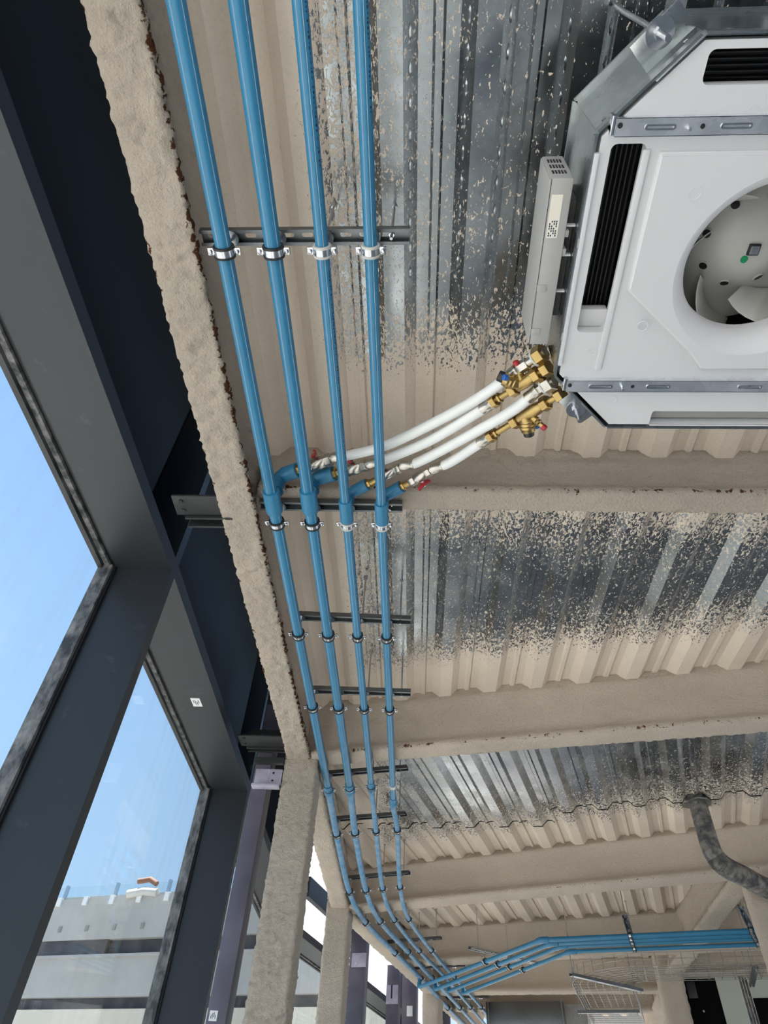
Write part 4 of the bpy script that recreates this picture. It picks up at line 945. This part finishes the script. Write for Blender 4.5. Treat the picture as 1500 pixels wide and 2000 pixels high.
# small pale pipe below the far end
# ------------------------------------------------------------------ black duct coming through the deck
path = smooth_path([V3(1.868,4.46,2.0), V3(1.868,4.46,1.86), V3(1.868,4.46,1.69), V3(1.882,4.463,1.61), V3(1.94,4.485,1.56), V3(2.065,4.575,1.545), V3(2.316,4.77,1.53), V3(2.75,4.95,1.5)], 10)
dv = thing('flexible_duct', 'black flexible duct dropping through the deck and bending right to the column', 'duct', path[0]); off = dv.location
MB().tube(path, 0.058, 22).build('duct_tube', MAT['duct'], dv, off=off)
rg = MB()
L_ = 0
for i in range(30, len(path)-1):
    for f_ in (0.0, 0.5):
        p = path[i]+(path[i+1]-path[i])*f_; dd = (path[i+1]-path[i]).normalized(); rg.lathe(p-dd*0.004, dd, [(0,0.058),(0.004,0.0615),(0.008,0.058)], 20, False)
rg.build('ribs', MAT['duct'], dv, off=off)
fl_ = MB(); pts_ = []
for k in range(10): a = 2*math.pi*k/10; pts_.append((1.868+math.cos(a)*(0.085+0.012*((k*7)%3)), 4.46+math.sin(a)*(0.08+0.010*((k*5)%3))))
link('torn_collar', plate(pts_, [circ(1.868,4.46,0.056,20)], CZ+HL-0.012, CZ+HL-0.006), MAT['galv'], dv).location = (-off[0],-off[1],-off[2])

# ------------------------------------------------------------------ dark frames at the far right
wr = thing('window_7', None, None, (2.56,7.74,0), math.atan2(-0.34,0.94), kind='structure')
ZW = CZ+1.665
MB().bbox(0.02,0.33,0,0.06,0,ZW).build('dark_panel', MAT['void'], wr, smooth=False)
MB().bbox(0.06,0.14,-0.015,0.0,ZW-0.16,ZW-0.03).build('fixing_plate', MAT['blacksteel'], wr, bevel=0.002)
MB().lathe((0.16,-0.012,ZW-0.26),(0,1,0),[(0,0.010),(0.012,0.010)],12).build('bolt', MAT['zinc'], wr)
MB().bbox(0.33,0.53,-0.03,0.05,0,ZW).build('pale_jamb', MAT['greyframe'], wr, smooth=False)
for q in range(3): MB().bbox(0.535+0.025*q,0.555+0.025*q,-0.02+0.012*q,0.05,0,ZW).build('dark_jamb', MAT['bead'], wr, smooth=False)
MB().bbox(0.61,2.1,0.0,0.06,ZW-0.17,ZW).build('pale_head', MAT['greyframe'], wr, smooth=False)
MB().bbox(0.61,2.1,-0.01,0.07,ZW-0.37,ZW-0.17).build('dark_head', MAT['void'], wr, smooth=False)
MB().bbox(0.61,0.76,-0.01,0.07,0,ZW-0.37).build('dark_stile', MAT['void'], wr, smooth=False)
MB().bbox(0.76,2.1,-0.005,0.0,ZW-0.39,ZW-0.37).build('pale_edge', MAT['greyframe'], wr, smooth=False)
MB().bbox(0.76,2.1,0.03,0.035,0,ZW-0.37).build('glass_pane', MAT['glass'], wr, smooth=False)

# ------------------------------------------------------------------ building across the street
bd0 = Vector((-7.13,14.7,0)); bd = Vector((0.962,-0.273,0)); bo = Vector((0.273,0.962,0))     # along, away from us
bb = thing('building', 'grey concrete building with glass roof railing seen through the second window', 'building', bd0-bd*6)
off = bb.location
def bpart(name, mat, t0, t1, o0, o1, h0, h1, par=bb, **k):
    c = bd0+bd*((t0+t1)/2)+bo*((o0+o1)/2)+Vector((0,0,CZ+(h0+h1)/2)); return MB().box(c,(t1-t0,o1-o0,h1-h0),(bd,bo,Vector((0,0,1)))).build(name, mat, par, smooth=False, off=off, **k)
uw = bpart('parapet_wall', MAT['wallc'], -7, 7.6, 0, 0.4, 3.28, 4.0)
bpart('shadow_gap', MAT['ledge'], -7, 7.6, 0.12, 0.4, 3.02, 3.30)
bpart('drip_edge', MAT['wallc'], -7, 7.6, -0.03, 0.4, 2.98, 3.03)
bpart('middle_wall', MAT['wallc'], -7, 7.6, 0, 0.4, 2.38, 2.99)
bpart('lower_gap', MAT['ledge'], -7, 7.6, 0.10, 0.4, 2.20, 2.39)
bpart('lower_wall', MAT['walll'], -7, 7.6, 0, 0.4, -8.6, 2.20)
lg = bpart('ledge_debris', MAT['ledge'], -3, 1.4, 0.02, 0.2, 3.03, 3.30)
for k in range(-4, 14):
    bpart('railing_clip', MAT['white'], k*0.62-0.05, k*0.62+0.05, -0.04, 0.02, 3.88, 4.03, uw)
    bpart('wall_bolt', MAT['slab'], k*0.62+0.20, k*0.62+0.27, -0.02, 0.02, 3.42, 3.52, uw)
gr = bpart('glass_railing', MAT['glass'], -1.0, 7.0, 0.05, 0.065, 3.98, 4.24)
for k in range(-1, 6): bpart('railing_post', MAT['zinc'], k*1.2, k*1.2+0.05, 0.02, 0.09, 3.98, 4.27, gr)
bpart('roof_edge', MAT['wallc'], -0.7, 7.0, 0.5, 0.9, 3.9, 4.20)
rs = thing('rolled_sheet', 'white rolled sheet with brown end on the opposite roof edge', 'roll', bd0+bd*1.95+Vector((0,0,CZ+4.0)))
MB().tube([(-0.35,0.05,0.02),(0.0,-0.04,0.06),(0.28,-0.11,0.03)],0.075,14).build('white_sheet', MAT['rubberl'], rs)
MB().tube([(-0.20,0.0,0.24),(0.05,-0.05,0.27),(0.22,-0.1,0.18)],0.05,12).build('brown_end', MAT['brown'], rs)
